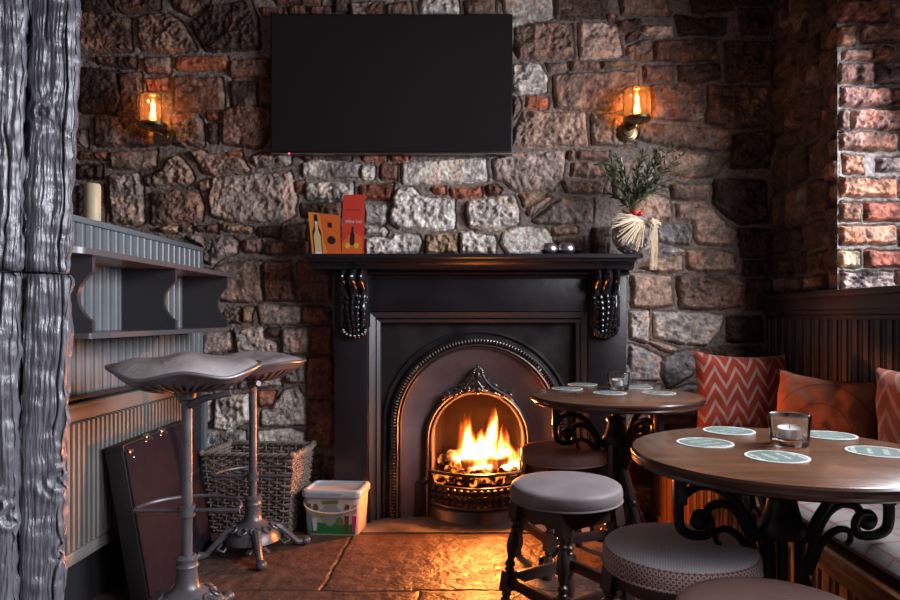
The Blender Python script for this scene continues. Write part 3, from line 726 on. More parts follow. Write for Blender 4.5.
for k in range(9):
    a = PI * k / 8; m.ball((CX + .022 * math.cos(a), yo - .004, zc + .09 + .024 * math.sin(a)), (.010, .009, .010), 8, 6)
m.ball((CX, yo - .006, zc + .075), (.014, .012, .022)); m.ball((CX, yo - .006, zc + .118), (.009, .009, .012)); m.ball((CX, yo - .006, zc + .0), (.016, .012, .02))
loc(m.build('scroll_crest', M_ironp, ins), ins)
# firebox: brick lined
def firebrick_mat():
    m, nt, b = nodes_of('sooty_firebrick'); tc = nt.nodes.new('ShaderNodeTexCoord')
    bt = nt.nodes.new('ShaderNodeTexBrick'); bt.inputs['Scale'].default_value = 1; bt.inputs['Brick Width'].default_value = .22; bt.inputs['Row Height'].default_value = .075; bt.inputs['Mortar Size'].default_value = .006
    mpn = nt.nodes.new('ShaderNodeMapping'); mpn.inputs['Rotation'].default_value = (PI / 2, 0, 0); nt.links.new(tc.outputs['Object'], mpn.inputs[0]); nt.links.new(mpn.outputs[0], bt.inputs[0])
    bt.inputs['Color1'].default_value = (.018, .009, .006, 1); bt.inputs['Color2'].default_value = (.012, .006, .004, 1); bt.inputs['Mortar'].default_value = (.013, .007, .005, 1)
    nt.links.new(bt.outputs[0], b.inputs[0]); b.inputs['Roughness'].default_value = .95; b.inputs['Specular IOR Level'].default_value = .1; E.nt = nt
    add_bump(nt, b, noise_e(nt, tc, 40, 5), .5, .01); return m
M_fb = firebrick_mat()
m = MB()
pl = [(-.30, 3.50), (-.24, 3.505), (-.17, 3.76), (.20, 3.76), (.27, 3.505), (.33, 3.50), (.33, 3.80), (-.30, 3.80)]
m.prism(pl, 0, .82, lambda p, z: Vector((p[0], p[1], z)))
m.box((-.30, 3.50, .78), (.33, 3.80, .84))
m.box((-.22, 3.50, 0), (.25, 3.78, .16))
loc(m.build('fire_back', M_fb, ins), ins)
# grate basket, bowed
def bow(y_side, y_mid, half, z, n=24): return [Vector((CX + half * (-1 + 2 * k / n), y_side - (y_side - y_mid) * math.sin(PI * k / n) ** .9 if 0 < k < n else y_side, z)) for k in range(n + 1)]
m = MB()
m.tube(bow(3.46, 3.335, .262, .238), .009, 8)
for z, r_ in ((.173, .007), (.128, .006)): m.tube(bow(3.46, 3.325, .262, z), r_, 8)
for z in (.158, .128, .099):
    bb = bow(3.455, 3.306, .258, z, 15)
    for k in range(1, 15): m.ball(bb[k], (.0155, .014, .0135), 10, 8)
for k in range(1, 32):
    b1 = bow(3.465, 3.334, .255, .172, 32)[k]; b2 = bow(3.465, 3.334, .255, .085, 32)[k]; m.cyl(b1, b2, .004, seg=6)
loc(m.build('grate_basket', M_ironp, ins), ins)
m = MB()
secs = [(.088, 3.318), (.082, 3.306), (.074, 3.304), (.068, 3.312), (.058, 3.318), (.045, 3.314), (.030, 3.302), (.020, 3.300), (.010, 3.292), (.001, 3.290)]
rows = [bow(3.455, y, .258 + (3.32 - y) * .2, z) for z, y in secs]; n = len(rows[0])
m.add([v for r_ in rows for v in r_], [(i * n + j, i * n + j + 1, (i + 1) * n + j + 1, (i + 1) * n + j) for i in range(len(rows) - 1) for j in range(n - 1)])
loc(m.build('ash_front', M_ironp, ins), ins)
for sx in (-1, 1): loc(MB().box((CX + sx * .285 - .03, 3.44, 0), (CX + sx * .285 + .03, 3.49, .19), .004).ball((CX + sx * .272, 3.445, .19), (.022, .02, .022)).build('side_cheek', M_iron, ins), ins)
# hearth stone
M_slate = pbr('worn_slate_hearth', (.16, .155, .155), (.24, .22, .21), 9, .4, bump=.4, bscale=30, rvar=.1)
tag(MB().box((PL[0] + .13, 3.19, 0), (PR[1] - .05, 3.44, .006), .003).build('hearth_stone', M_slate), 'flat grey slate hearth slab in front of the fire grate', 'hearth')
# coals and logs
def ember_mat():
    m, nt, b = nodes_of('glowing_coal'); tc = nt.nodes.new('ShaderNodeTexCoord'); E.nt = nt
    n = noise_e(nt, tc, 26, 4); e = ((n - .50) * 7).clamp()
    c = mixcol(nt, e, (.03, .022, .018), (.10, .05, .03)); nt.links.new(c, b.inputs['Base Color'])
    b.inputs['Emission Color'].default_value = (1, .22, .03, 1); es = e * 2.2; nt.links.new(es.o, b.inputs['Emission Strength']); b.inputs['Roughness'].default_value = .9
    add_bump(nt, b, n, .6, .02); return m
M_ember = ember_mat()
m = MB(); rnd = random.Random(11)
def lump(m, c, r, rnd):
    s = MB(); s.ball((0, 0, 0), (r * rnd.uniform(.8, 1.2), r * rnd.uniform(.8, 1.2), r * rnd.uniform(.6, .9)), 8, 6, Euler((rnd.random() * 3, rnd.random() * 3, rnd.random() * 3)).to_matrix())
    m.add([Vector(v) * rnd.uniform(.88, 1.12) + Vector(c) for v in s.v], s.f)
for k in range(120):
    x = rnd.uniform(-.20, .225); y = rnd.uniform(3.39, 3.70); 
    y = max(y, 3.36 + .1 * abs(x - CX) / .25)
    lump(m, (x, y, .19 + .05 * rnd.random() + .05 * sstep(np.array((y - 3.42) / .15))), rnd.uniform(.018, .032), rnd)
tag(m.build('coal_bed', M_ember), 'heap of glowing coals filling the fire grate', 'coals', kind='stuff')
M_log = pbr('charred_log', (.05, .03, .022), (.14, .08, .05), 14, .9, bump=.8, bscale=30, emit=(1, .2, .03), estr=.12)
def log(a, b2, r_, seed, label):
    a = Vector(a); b2 = Vector(b2); o = (a + b2) / 2; m = MB(); d = b2 - a; q = d.to_track_quat('Z', 'Y').to_matrix(); rnd = random.Random(seed)
    prof = [(r_ * rnd.uniform(.85, 1.08), d.length * t / 8) for t in range(9)]
    m.lathe(prof, a - o, 12, q); m.v = [tuple(c_ * (1 + rnd.uniform(-.03, .03)) for c_ in v) for v in m.v]
    ob = m.build('log', M_log, loc=o); tag(ob, label, 'log')
log((-.07, 3.45, .272), (.10, 3.50, .285), .026, 1, 'charred log lying at the left of the burning coals')
log((.10, 3.44, .275), (.21, 3.53, .295), .026, 2, 'short charred log lying at the right of the burning coals')
# flames: a glowing volume
def flame_mat():
    m = bpy.data.materials.new('fire_glow'); m.use_nodes = True; nt = m.node_tree; nt.nodes.clear()
    x, y, z, tc = xyz(nt)
    w1 = noise_e(nt, tc, 9, 3, stretch=(1, 1, .45)); w2 = noise_e(nt, tc, 26, 3, stretch=(1, 1, .3))
    xw = x + (w1 - .5) * .15 + (w2 - .5) * .05
    t = z
    tot = None
    #  (centre x, y, half width, height, core strength)
    for (cx, cy, w, h, k) in ((.000, .02, .10, .29, 1.05), (.07, .0, .12, .19, 1.0), (.125, .02, .105, .30, 1.1), (.205, .01, .09, .22, 1.0), (-.035, .05, .07, .36, .36), (.02, .06, .08, .39, .34), (.115, .05, .08, .40, .38), (.19, .05, .07, .35, .34), (.262, 0, .03, .10, .9)):
        tt = (t / h).clamp(); wd = (1 - tt).pow(.8) * w + .001
        rr = (((xw - cx) / wd).pow(2.0) + ((y - cy) / (wd * .8 + .01)).pow(2.0)).sqrt()
        f = (1 - rr).clamp() * ((1 - tt) * .75 + .25) * k
        tot = f if tot is None else tot.max(f)
    tongues = (noise_e(nt, tc, 30, 2, stretch=(1, 1, .2)) * 2.4 - .35)
    f = ((tot * tongues).clamp() - .10).max(0.0)
    s = f.pow(2.1) * 6500 * ((z + .03) / .04).clamp() * ((1 - t / .40).clamp().pow(1.3) * .92 + .08)
    em = nt.nodes.new('ShaderNodeEmission'); hot = ((f - .12) * 2.2).clamp(); nt.links.new(mixcol(nt, hot, (1, .13, .012), (1, .42, .12)), em.inputs[0]); nt.links.new(s.o, em.inputs[1])
    out = nt.nodes.new('ShaderNodeOutputMaterial'); nt.links.new(em.outputs[0], out.inputs['Volume'])
    return m
M_fire = flame_mat()
fo = MB().box((-.19, -.065, -.03), (.27, .14, .38)).build('flames', M_fire, loc=(-.04, 3.50, .262))
tag(fo, 'bright orange flames burning above the coals in the grate', 'flames', kind='stuff')
# ------------------------------------------------------------------ wall lamps
M_brass = pbr('aged_brass', (.42, .29, .16), (.26, .17, .10), 20, .3, metal=1)
M_jar = glass_thin('amber_lamp_glass', (1, .86, .70), .5)
def cloudy(m, colr, fac):
    nt = m.node_tree; o = [n for n in nt.nodes if n.type == 'OUTPUT_MATERIAL'][0]; s = o.inputs[0].links[0].from_socket
    tr = nt.nodes.new('ShaderNodeBsdfTranslucent'); tr.inputs[0].default_value = (*colr, 1); mx = nt.nodes.new('ShaderNodeMixShader'); mx.inputs[0].default_value = fac
    nt.links.new(s, mx.inputs[1]); nt.links.new(tr.outputs[0], mx.inputs[2]); nt.links.new(mx.outputs[0], o.inputs[0])
cloudy(M_jar, (.95, .60, .35), .085)
M_bulb = pbr('warm_bulb_glass', (1, .6, .3), emit=(1, .50, .16), estr=2.2); M_fil = pbr('glowing_filament', (1, .6, .3), emit=(1, .55, .20), estr=90)
def sconce(pj, pb, rj, label, estr_w):
    "pj: jar centre, pb: backplate centre in picture places"
    d = 3.38; C0 = P(*pj, d); B0 = P(*pb, 3.455)
    t = thing('wall_lamp', (B0.x, 3.47, B0.z), label, 'lamp', 'brass jar wall lamps'); O = Vector(t.location)
    rel = C0 - O; r = rj * d / 670; h = 31 * d / 670
    bz = rel.z - h / 2
    MB().lathe([(.049, 0), (.052, .004), (.052, .014), (.043, .018), (.041, .024), (.033, .026), (.031, .036), (.01, .038)], (0, -.002, 0), 32, Matrix.Rotation(PI / 2, 3, 'X')).build('backplate', M_brass, t)
    MB().tube([(0, -.03, 0), (rel.x * .4, rel.y * .8, 0.002), (rel.x * .8, rel.y, .006), (rel.x, rel.y, bz - .02), (rel.x, rel.y, bz)], .0085, 10).build('arm', M_brass, t)
    MB().lathe([(.016, -.030), (.026, -.022), (r * 1.02, -.012), (r * 1.1, -.006), (r * 1.1, .006), (r * .9, .008)], (rel.x, rel.y, bz), 28).build('gallery', M_brass, t)
    MB().lathe([(r, .006), (r, h - .03), (r * .93, h - .012), (r * .72, h - .002), (.008, h)], (rel.x, rel.y, bz), 32, cap=False).build('glass_jar', M_jar, t)
    m = MB()
    for k in range(4):
        a = PI / 4 + PI / 2 * k + .25; q = Vector((rel.x + 1.1 * r * math.cos(a), rel.y + 1.1 * r * math.sin(a), 0)); m.cyl(q + Vector((0, 0, bz - .006)), q + Vector((0, 0, bz + h - .01)), .0030, seg=6)
    m.tube([(rel.x + 1.1 * r * math.cos(2 * PI * k / 28), rel.y + 1.1 * r * math.sin(2 * PI * k / 28), bz + h - .012) for k in range(28)], .0025, 6, True)
    for k in range(4):
        a = PI / 4 + PI / 2 * k + .25; m.tube([(rel.x + 1.1 * r * math.cos(a), rel.y + 1.1 * r * math.sin(a), bz + h - .012), (rel.x + .6 * r * math.cos(a), rel.y + .6 * r * math.sin(a), bz + h + .004), (rel.x, rel.y, bz + h + .008)], .002, 6)
    m.build('wire_cage', M_brass, t)
    MB().lathe([(.010, 0), (.012, .02), (.018, .045), (.019, .062), (.014, .09), (.011, .112), (.004, .12)], (rel.x, rel.y, bz + .012), 16).build('bulb', glass_thin_b, t)
    m = MB()
    for k in range(4):
        a = 2 * PI * k / 4; m.cyl((rel.x + .005 * math.cos(a), rel.y + .005 * math.sin(a), bz + .045), (rel.x + .007 * math.cos(a + 1), rel.y + .007 * math.sin(a + 1), bz + .115), .0014, seg=5)
    m.build('filament', M_fil, t)
    l = bpy.data.lights.new('lamp_bulb_light', 'POINT'); l.energy = estr_w; l.color = (1, .52, .22); l.shadow_soft_size = .02
    lo = bpy.data.objects.new('lamp_bulb_light', l); col.objects.link(lo); lo.parent = t; lo.location = (rel.x, rel.y, bz + .07)
glass_thin_b = glass_thin('amber_bulb_glass', (1, .75, .45), .4)
sconce((153, 110), (163.5, 136), 12.5, 'brass wall lamp with glass jar on the stone wall left of the television', .6)
sconce((637, 103.5), (628, 131), 12.5, 'brass wall lamp with glass jar on the stone wall right of the television', 1.0)

# ------------------------------------------------------------------ things on the mantel shelf
ZM = 1.3315
M_or = pbr('orange_printed_card', (.80, .26, .04), rough=.35); M_red = pbr('red_printed_card', (.62, .055, .035), rough=.35); M_orr = pbr('orange_red_print', (.70, .13, .03), rough=.35)
M_dk = pbr('dark_print', (.03, .015, .02), rough=.4); M_wh = pbr('white_print', (.75, .7, .68), rough=.5); M_yel = pbr('yellow_print', (.72, .45, .04), rough=.4); M_cream = pbr('cream_print', (.7, .5, .25), rough=.4)
d = 3.32
def card(name, label, quad, depth, mats, lean=.012):
    "upright folded card; quad in picture places: tl, tr, br, bl"
    tl, tr, br_, bl = [P(*q, d) for q in quad]; bl.z = br_.z = ZM
    o = (bl + br_) / 2; t = thing(name, (o.x, d, ZM), label, 'menu card')
    f = lambda v, dy: Vector((v.x - o.x, dy, v.z - ZM))
    m = MB()
    vs = [f(bl, 0), f(br_, 0), f(tr, lean), f(tl, lean), f(bl, .0015), f(br_, .0015), f(tr, lean + .0015), f(tl, lean + .0015)]
    bx = [(0, 1, 2, 3), (7, 6, 5, 4), (0, 4, 5, 1), (1, 5, 6, 2), (2, 6, 7, 3), (3, 7, 4, 0)]
    m.add(vs, bx); t2 = m.build('front_leaf', mats[0], t, flat=True)
    MB().add([f(bl, depth), f(br_, depth), f(tr, lean + .002), f(tl, lean + .002), f(bl, depth + .0015), f(br_, depth + .0015), f(tr, lean + .0035), f(tl, lean + .0035)], bx).build('back_leaf', mats[0], t, flat=True)
    A, B, Cc, D = f(bl, 0), f(br_, 0), f(tr, lean), f(tl, lean)
    def uv(u_, v_): 
        p = (A * (1 - u_) + B * u_) * (1 - v_) + (D * (1 - u_) + Cc * u_) * v_; return p + Vector((0, -.0007, 0))
    return t2, uv
def decal(t, name, uv, pts, mat, push=0):
    m = MB(); m.add([uv(*p) + Vector((0, -push, 0)) for p in pts] + [uv(*p) + Vector((0, .0004 - push, 0)) for p in pts], [tuple(range(len(pts)))] + [(i, (i + 1) % len(pts), len(pts) + (i + 1) % len(pts), len(pts) + i) for i in range(len(pts))]); return m.build(name, mat, t, flat=True)
def circ(cx, cy, rx, ry, n=20): return [(cx + rx * math.cos(2 * PI * k / n), cy + ry * math.sin(2 * PI * k / n)) for k in range(n)]
t, uv = card('drinks_leaflet', 'orange folded leaflet printed with a whisky bottle standing on the mantel', ((307.5, 211.5), (339, 215), (341, 252), (312.5, 252)), .05, (M_or,))
decal(t, 'printed_panel', uv, [(.47, .0), (1, 0), (1, 1), (.36, 1), (.40, .8), (.44, .4), (.55, .1)], M_orr)
btl = lambda cx, w, y0, y1: [(cx - w, y0), (cx + w, y0), (cx + w, y0 + (y1 - y0) * .58), (cx + w * .45, y0 + (y1 - y0) * .72), (cx + w * .36, y1), (cx - w * .36, y1), (cx - w * .45, y0 + (y1 - y0) * .72), (cx - w, y0 + (y1 - y0) * .58)]
decal(t, 'printed_bottle', uv, btl(.23, .145, .0, .96), M_dk, .0006); decal(t, 'printed_bottle_label', uv, btl(.23, .115, .02, .80), M_cream, .0012)
decal(t, 'printed_neck', uv, [(.19, .72), (.27, .72), (.27, .80), (.19, .80)], M_wh, .0018); decal(t, 'printed_foot', uv, [(.11, .02), (.35, .02), (.35, .10), (.11, .10)], M_wh, .0018)
decal(t, 'printed_roundel', uv, circ(.70, .38, .14, .10), M_dk, .0008); decal(t, 'printed_square', uv, [(.6, .68), (.74, .68), (.74, .80), (.6, .80)], M_dk, .0008)
t, uv = card('wine_list', 'tall red wine list card standing right of the orange leaflet on the mantel', ((342.5, 194), (364, 194), (362, 252.5), (341.5, 252.5)), .06, (M_red,), .018)
decal(t, 'printed_panel', uv, [(0, 0), (1, 0), (1, .30), (.6, .38), (.3, .34), (0, .22)], M_orr)
decal(t, 'printed_bottle', uv, btl(.50, .11, .18, .48), M_dk, .0006)
for cx in (.27, .70): decal(t, 'printed_flower', uv, circ(cx, .17, .13, .045), M_yel, .0008)
decal(t, 'printed_line', uv, [(.22, .745), (.82, .745), (.82, .755), (.22, .755)], M_dk, .0006)
def text(s, size, mat, parent, loc_, rot=(PI / 2, 0, 0), name='lettering', ext=.0003):
    cu = bpy.data.curves.new(name, 'FONT'); cu.body = s; cu.size = size; cu.align_x = 'CENTER'; cu.align_y = 'CENTER'; cu.extrude = ext
    o = bpy.data.objects.new(name, cu); col.objects.link(o); bpy.context.view_layer.update()
    me = bpy.data.meshes.new_from_object(o.evaluated_get(bpy.context.evaluated_depsgraph_get())); bpy.data.objects.remove(o)
    me.materials.clear(); me.materials.append(mat); q = bpy.data.objects.new(name, me); col.objects.link(q); q.parent = parent; q.location = loc_; q.rotation_euler = rot; return q
p = uv(.52, .56); text('Wine List', .021, M_wh, t, (p.x, p.y - .001, p.z))
# silver tealight holders
M_mir = pbr('mirrored_silver_glass', (.80, .78, .78), (.50, .47, .48), 60, .32, metal=1)
hold = None
for px, lab in ((549.5, 'left one of the two small silver ball tealight holders on the mantel'), (566.5, 'right one of the two small silver ball tealight holders on the mantel')):
    c = P(px, 252, 3.27)
    if hold is None:
        hold = thing('tealight_holder', (c.x, 3.27, ZM), lab, 'tealight holder', 'silver tealight holders on the mantel')
        MB().lathe([(.020, 0), (.032, .006), (.0405, .022), (.041, .032), (.036, .048), (.025, .058), (.022, .057), (.031, .046), (.035, .030), (.020, .012), (.003, .010)], seg=28).build('bowl', M_mir, hold)
        MB().lathe([(.018, .014), (.019, .034), (.017, .035), (.002, .034)], seg=20).build('tealight', M_wh, hold)
    else: dup(hold, (c.x, 3.27, ZM), label=lab)

# dried decoration: twig ball, raffia bow, berry, greenery
M_twig = pbr('pale_grey_twig', (.50, .44, .43), (.28, .23, .22), 30, .8); M_raf = pbr('straw_raffia', (.85, .70, .50), (.66, .52, .34), 40, .7); M_leaf = pbr('dark_green_leaf', (.030, .048, .016), (.075, .09, .036), 20, .55, spec=.4); M_berry = pbr('red_berry', (.55, .04, .03), rough=.35); M_dry = pbr('dry_beige_leaf', (.50, .36, .20), (.35, .22, .12), 20, .7)
dc = thing('table_decoration', (X_(633, 3.27), 3.27, ZM), 'twig ball decoration with raffia bow and green sprigs on the right end of the mantel', 'decoration')
rnd = random.Random(5); m = MB(); bc = Vector((0, 0, .101)); BRr = .098
for k in range(34):
    ax = Vector((rnd.gauss(0, 1), rnd.gauss(0, 1), rnd.gauss(0, 1))).normalized(); u_ = ax.orthogonal().normalized(); w_ = ax.cross(u_); off = rnd.uniform(-.055, .055); rr = math.sqrt(BRr ** 2 - off ** 2)
    m.tube([bc + ax * off + (u_ * math.cos(2 * PI * j / 22) + w_ * math.sin(2 * PI * j / 22)) * rr * (1 + .03 * math.sin(j * 2.2 + k)) for j in range(22)], rnd.uniform(.0028, .0046), 6, True)
m.build('twig_ball', M_twig, dc)
m = MB(); bow_c = Vector((.030, -.085, .150))
for k in range(84):
    a = rnd.uniform(PI * .90, PI * 1.45) if k < 60 else rnd.uniform(-.5, .1); L1 = rnd.uniform(.09, .165) if k < 60 else rnd.uniform(.05, .08)
    dirv = Vector((math.cos(a), -.25 + rnd.uniform(-.2, .2), math.sin(a) * .9)); 
    m.tube([bow_c + Vector((rnd.uniform(-.01, .01), 0, rnd.uniform(-.008, .008))), bow_c + dirv * L1 * .5 + Vector((0, -.015, .012)), bow_c + dirv * L1], .0021, 4)
for k in range(34):
    x = rnd.uniform(-.005, .03); L1 = rnd.choice((.12, .15, .19, .23, .15)); m.tube([bow_c + Vector((.02, -.005, .0)), bow_c + Vector((.045 + x * .4, -.028, -.02)), bow_c + Vector((.03 + x, -.034, -L1 * .6)), bow_c + Vector((.022 + x * 1.1, -.036 + .004 * rnd.random(), -L1))], .0014, 4)
m.tube([bow_c + Vector((.03, -.03, .012 * math.sin(2 * PI * j / 12))) + Vector((0, .018 * math.cos(2 * PI * j / 12), 0)) for j in range(12)], .004, 5, True)
m.build('raffia_bow', M_raf, dc)
MB().tube([(-.015, -.02, .15), (-.04, -.02, .30), (-.062, -.02, .475)], .0030, 6).build('straw_stem', M_raf, dc)
MB().ball((-.005, -.062, .200), (.019, .016, .014)).ball((.022, -.06, .194), (.014, .013, .012)).ball((-.028, -.058, .190), (.010, .010, .009)).build('berries', M_berry, dc)
m = MB()
for k in range(14):
    a = rnd.uniform(0, 2 * PI); L1 = rnd.uniform(.04, .07); q = Vector((math.cos(a), math.sin(a) * .6, rnd.uniform(-.1, .5))); s_ = Vector((-q.y, q.x, .2)).normalized() * .012; b0 = Vector((-.02, -.03, .185))
    m.add([b0, b0 + q * L1 * .5 + s_, b0 + q * L1, b0 + q * L1 * .5 - s_], [(0, 1, 2, 3)])
m.build('dry_leaves', M_dry, dc, flat=True)
m = MB(); st_ = []
base = Vector((-.01, -.02, .18))
ends = [(-.16, .44, .0), (-.145, .37, -.05), (-.11, .30, .05), (-.09, .46, -.03), (-.04, .40, .05), (.02, .44, -.04), (.05, .49, .03), (.09, .42, -.06), (.12, .50, 0), (.17, .50, -.03), (.20, .44, .04), (.21, .38, -.04), (.15, .33, .03), (.10, .35, -.07), (.07, .31, .06), (-.06, .27, -.06), (.03, .30, -.06), (.22, .47, -.02), (-.12, .42, -.05), (.0, .36, -.08)]
for (ex, ez, ey) in ends:
    e = Vector((ex, ey - .02, ez)); mid = (base + e) / 2 + Vector((ex * -.25, 0, .05)); pts = [base * (1 - t) ** 2 + mid * 2 * t * (1 - t) + e * t * t for t in [i / 12 for i in range(13)]]
    m.tube(pts, .0013, 4)
    for i in range(4, 13):
        for q in range(5):
            t_ = pts[i] - pts[i - 1]; dv = (t_.normalized() * .9 + Vector((rnd.gauss(0, .6), rnd.gauss(0, .6), rnd.gauss(0, .45)))).normalized(); L1 = rnd.uniform(.026, .055); sd = dv.cross(Vector((rnd.gauss(0, 1), rnd.gauss(0, 1), rnd.gauss(0, 1)))).normalized() * .0042; b0 = pts[i]
            m.add([b0, b0 + dv * L1 * .5 + sd, b0 + dv * L1, b0 + dv * L1 * .5 - sd], [(0, 1, 2, 3)])
m.build('green_sprigs', M_leaf, dc, flat=True)

# ------------------------------------------------------------------ bench (settle) along the right wall
M_bw = pbr('dark_red_brown_paint', (.026, .016, .019), (.036, .022, .025), 5, .35, spec=.5)
def wood(name, c1, c2, rough, stretch=(3, 30, 30), coat=.2, bump=.1):
    m, nt, b = nodes_of(name); tc = nt.nodes.new('ShaderNodeTexCoord'); E.nt = nt
    g = noise_e(nt, tc, 1.0, 6, stretch=stretch); h = noise_e(nt, tc, 4, 3); f = noise_e(nt, tc, 1.0, 3, stretch=tuple(s * 7 for s in stretch))
    c = mixcol(nt, (g * 1.9 - .45).clamp(), c1, c2); c = mixcol(nt, (f * .5).clamp(), c, tuple(x * .5 for x in c1)); nt.links.new(c, b.inputs['Base Color'])
    rr = h * .2 + (rough - .1); nt.links.new(rr.o, b.inputs['Roughness']); b.inputs['Coat Weight'].default_value = coat; b.inputs['Coat Roughness'].default_value = .12
    add_bump(nt, b, g + f * .5, bump, .004); return m
M_bfront = wood('varnished_bench_wood', (.13, .045, .018), (.28, .11, .04), .35, (30, 30, 2))
bn = thing('bench', (1.2, 2.4, 0), 'dark panelled settle bench running along the right wall', 'bench')
XB = 1.505
q = beadboard(XB, 1.0, 3.45, .44, 1.06, .02, .075, -1).build('back_boards', M_bw, bn, flat=True); loc(q, bn)
m = MB().box((XB - .028, 1.0, 1.115), (1.555, 3.455, 1.142), .005).box((XB - .016, 1.0, 1.055), (1.54, 3.452, 1.118), .003).box((XB - .024, 1.0, 1.040), (1.53, 3.45, 1.062), .006).box((XB - .010, 1.0, 1.020), (1.53, 3.45, 1.042), .004)
loc(m.build('top_rail', M_bw, bn), bn)
m = MB().box((.885, 1.0, .415), (1.50, 3.44, .44), .006); loc(m.build('seat', M_bfront, bn), bn)
m = beadboard(.905, 1.02, 3.42, .03, .415, .018, .085, -1); loc(m.build('front_boards', M_bfront, bn, flat=True), bn)
loc(MB().box((.893, 1.0, .375), (.925, 3.43, .416), .004).box((.893, 1.0, 0), (.925, 3.43, .06), .004).build('front_rail', M_bfront, bn), bn)
loc(MB().box((.90, 3.40, 0), (1.50, 3.425, .415)).build('end_panel', M_bw, bn), bn); loc(MB().box((.90, 1.0, 0), (1.50, 1.02, .415)).build('end_panel', M_bw, bn), bn)
def check_mat():
    m, nt, b = nodes_of('checked_seat_fabric'); x, y, z, tc = xyz(nt)
    fx = (((x + (noise_e(nt, tc, 5, 2) - .5) * .02) / .085).frac() - .5).abs(); fy = ((y / .085).frac() - .5).abs()
    g = fx.gt(.46).max(fy.gt(.46)); c = mixcol(nt, g, (.34, .31, .30), (.30, .13, .10)); nt.links.new(c, b.inputs['Base Color']); b.inputs['Roughness'].default_value = .9; b.inputs['Sheen Weight'].default_value = .3
    add_bump(nt, b, noise_e(nt, tc, 300, 2), .25, .003); return m
M_chk = check_mat()
def pad(L_, W_, H_, puff=.02, n=28):
    m = MB()
    def f(s, top):
        def g(i, j):
            u_ = -1 + 2 * i; v_ = -1 + 2 * j; e = max(abs(u_), abs(v_)); k = (1 - abs(u_) ** 6) * (1 - abs(v_) ** 6)
            return Vector((u_ * W_ / 2 * (1 - .02 * (1 - k)), v_ * L_ / 2 * (1 - .02 * (1 - k)), H_ / 2 + top * (H_ / 2 * k ** .35 + puff * (1 - u_ * u_) * (1 - v_ * v_) * .6)))
        return g
    m.grid(n, n, f(1, 1)); m.grid(n, n, f(1, -1)); return m
for (ya, yb, lab) in ((2.18, 2.97, 'pale checked seat pad on the bench behind the nearer table'), (1.35, 2.16, 'pale checked seat pad at the near end of the bench'), ):
    o = pad(yb - ya, .56, .06, .012).build('seat_pad', M_chk, loc=(1.195, (ya + yb) / 2, .437)); tag(o, lab, 'seat pad', 'checked seat pads on the bench')
# cushions
def chevron_mat(name, base, line, scale=1):
    m, nt, b = nodes_of(name); x, y, z, tc = xyz(nt)
    wob = (noise_e(nt, tc, 12, 2) - .5) * .010
    zz = ((x + wob) / .096).frac(); tri = (zz - .5).abs() * .185
    t = ((z + tri + wob) / .080).frac(); ln = t.lt(.33)
    wv = (noise_e(nt, tc, 1, 2, stretch=(420, 420, 160)) * 1.3 + .25).clamp()
    c = mixcol(nt, ln * .9, base, line); c = mixcol(nt, (1 - wv) * .35, c, tuple(k * .45 for k in base)); nt.links.new(c, b.inputs['Base Color']); b.inputs['Roughness'].default_value = .85; b.inputs['Sheen Weight'].default_value = .25
    add_bump(nt, b, noise_e(nt, tc, 260, 2), .3, .003); return m
def cushion(w, h, t, seed, n=34, sag=.0):
    "standing cushion: local XZ plane, thickness along Y, base at z=0"
    m = MB(); rn = np.random.RandomState(seed)
    def g(s):
        def f(i, j):
            u_ = -1 + 2 * i; v_ = -1 + 2 * j; k = max(0, (1 - u_ ** 4) * (1 - v_ ** 4))
            px = u_ * w / 2 * (1 - .085 * (1 - abs(v_) ** 2.2) ); pz = v_ * h / 2 * (1 - .13 * (1 - abs(u_) ** 2.5))
            nz = float(vnoise(np.array([u_ * 3 + seed]), np.array([v_ * 3 + s]), seed, 3)[0])
            py = s * (t / 2 * k ** .5 * (1 + .18 * nz)) - .012 * nz * (1 - k)
            return Vector((px, py, pz + h / 2 - sag * (1 - v_) * 0))
        return f
    m.grid(n, n, g(-1)); m.grid(n, n, g(1)); return m
def place_cushion(name, mat, w, h, t, seed, P0, yaw, tilt, roll, label, group=None):
    o = cushion(w, h, t, seed).build(name, mat, ang=75); o.location = P0; o.rotation_euler = Euler((tilt, roll, yaw), 'XYZ')
    return tag(o, label, 'cushion', group)
M_chev = chevron_mat('red_chevron_fabric', (.42, .050, .020), (.60, .36, .31)); M_chev2 = chevron_mat('orange_chevron_fabric', (.46, .12, .065), (.60, .36, .28))
def quilt_mat():
    m, nt, b = nodes_of('rust_stitched_fabric'); x, y, z, tc = xyz(nt)
    a = ((x * x * 5 + z * 2.0 + x * 6) ).frac(); n = noise_e(nt, tc, 8, 4)
    r1 = ((((x - .02).pow(2) + (z - .10).pow(2)).sqrt() / .075).frac() - .5).abs(); ln = r1.lt(.04)
    c = mixcol(nt, n, (.30, .085, .045), (.42, .15, .085)); c = mixcol(nt, ln * .6, c, (.10, .04, .03)); nt.links.new(c, b.inputs['Base Color']); b.inputs['Roughness'].default_value = .75
    add_bump(nt, b, n - ln * .6, .5, .012); return m
M_rust = quilt_mat()
place_cushion('cushion', M_chev, .46, .43, .15, 3, (1.275, 3.17, .445), R(-4), R(-14), R(2), 'red cushion with a pale chevron pattern leaning in the bench corner')
place_cushion('cushion', M_rust, .41, .33, .13, 8, (1.345, 2.62, .478), R(-52), R(-9), R(3), 'plain rust cushion with stitched curves between the two chevron cushions')
place_cushion('cushion', M_chev2, .42, .40, .15, 5, (1.385, 1.97, .488), R(-60), R(-8), R(-4), 'faded orange chevron cushion at the right edge nearest the window')

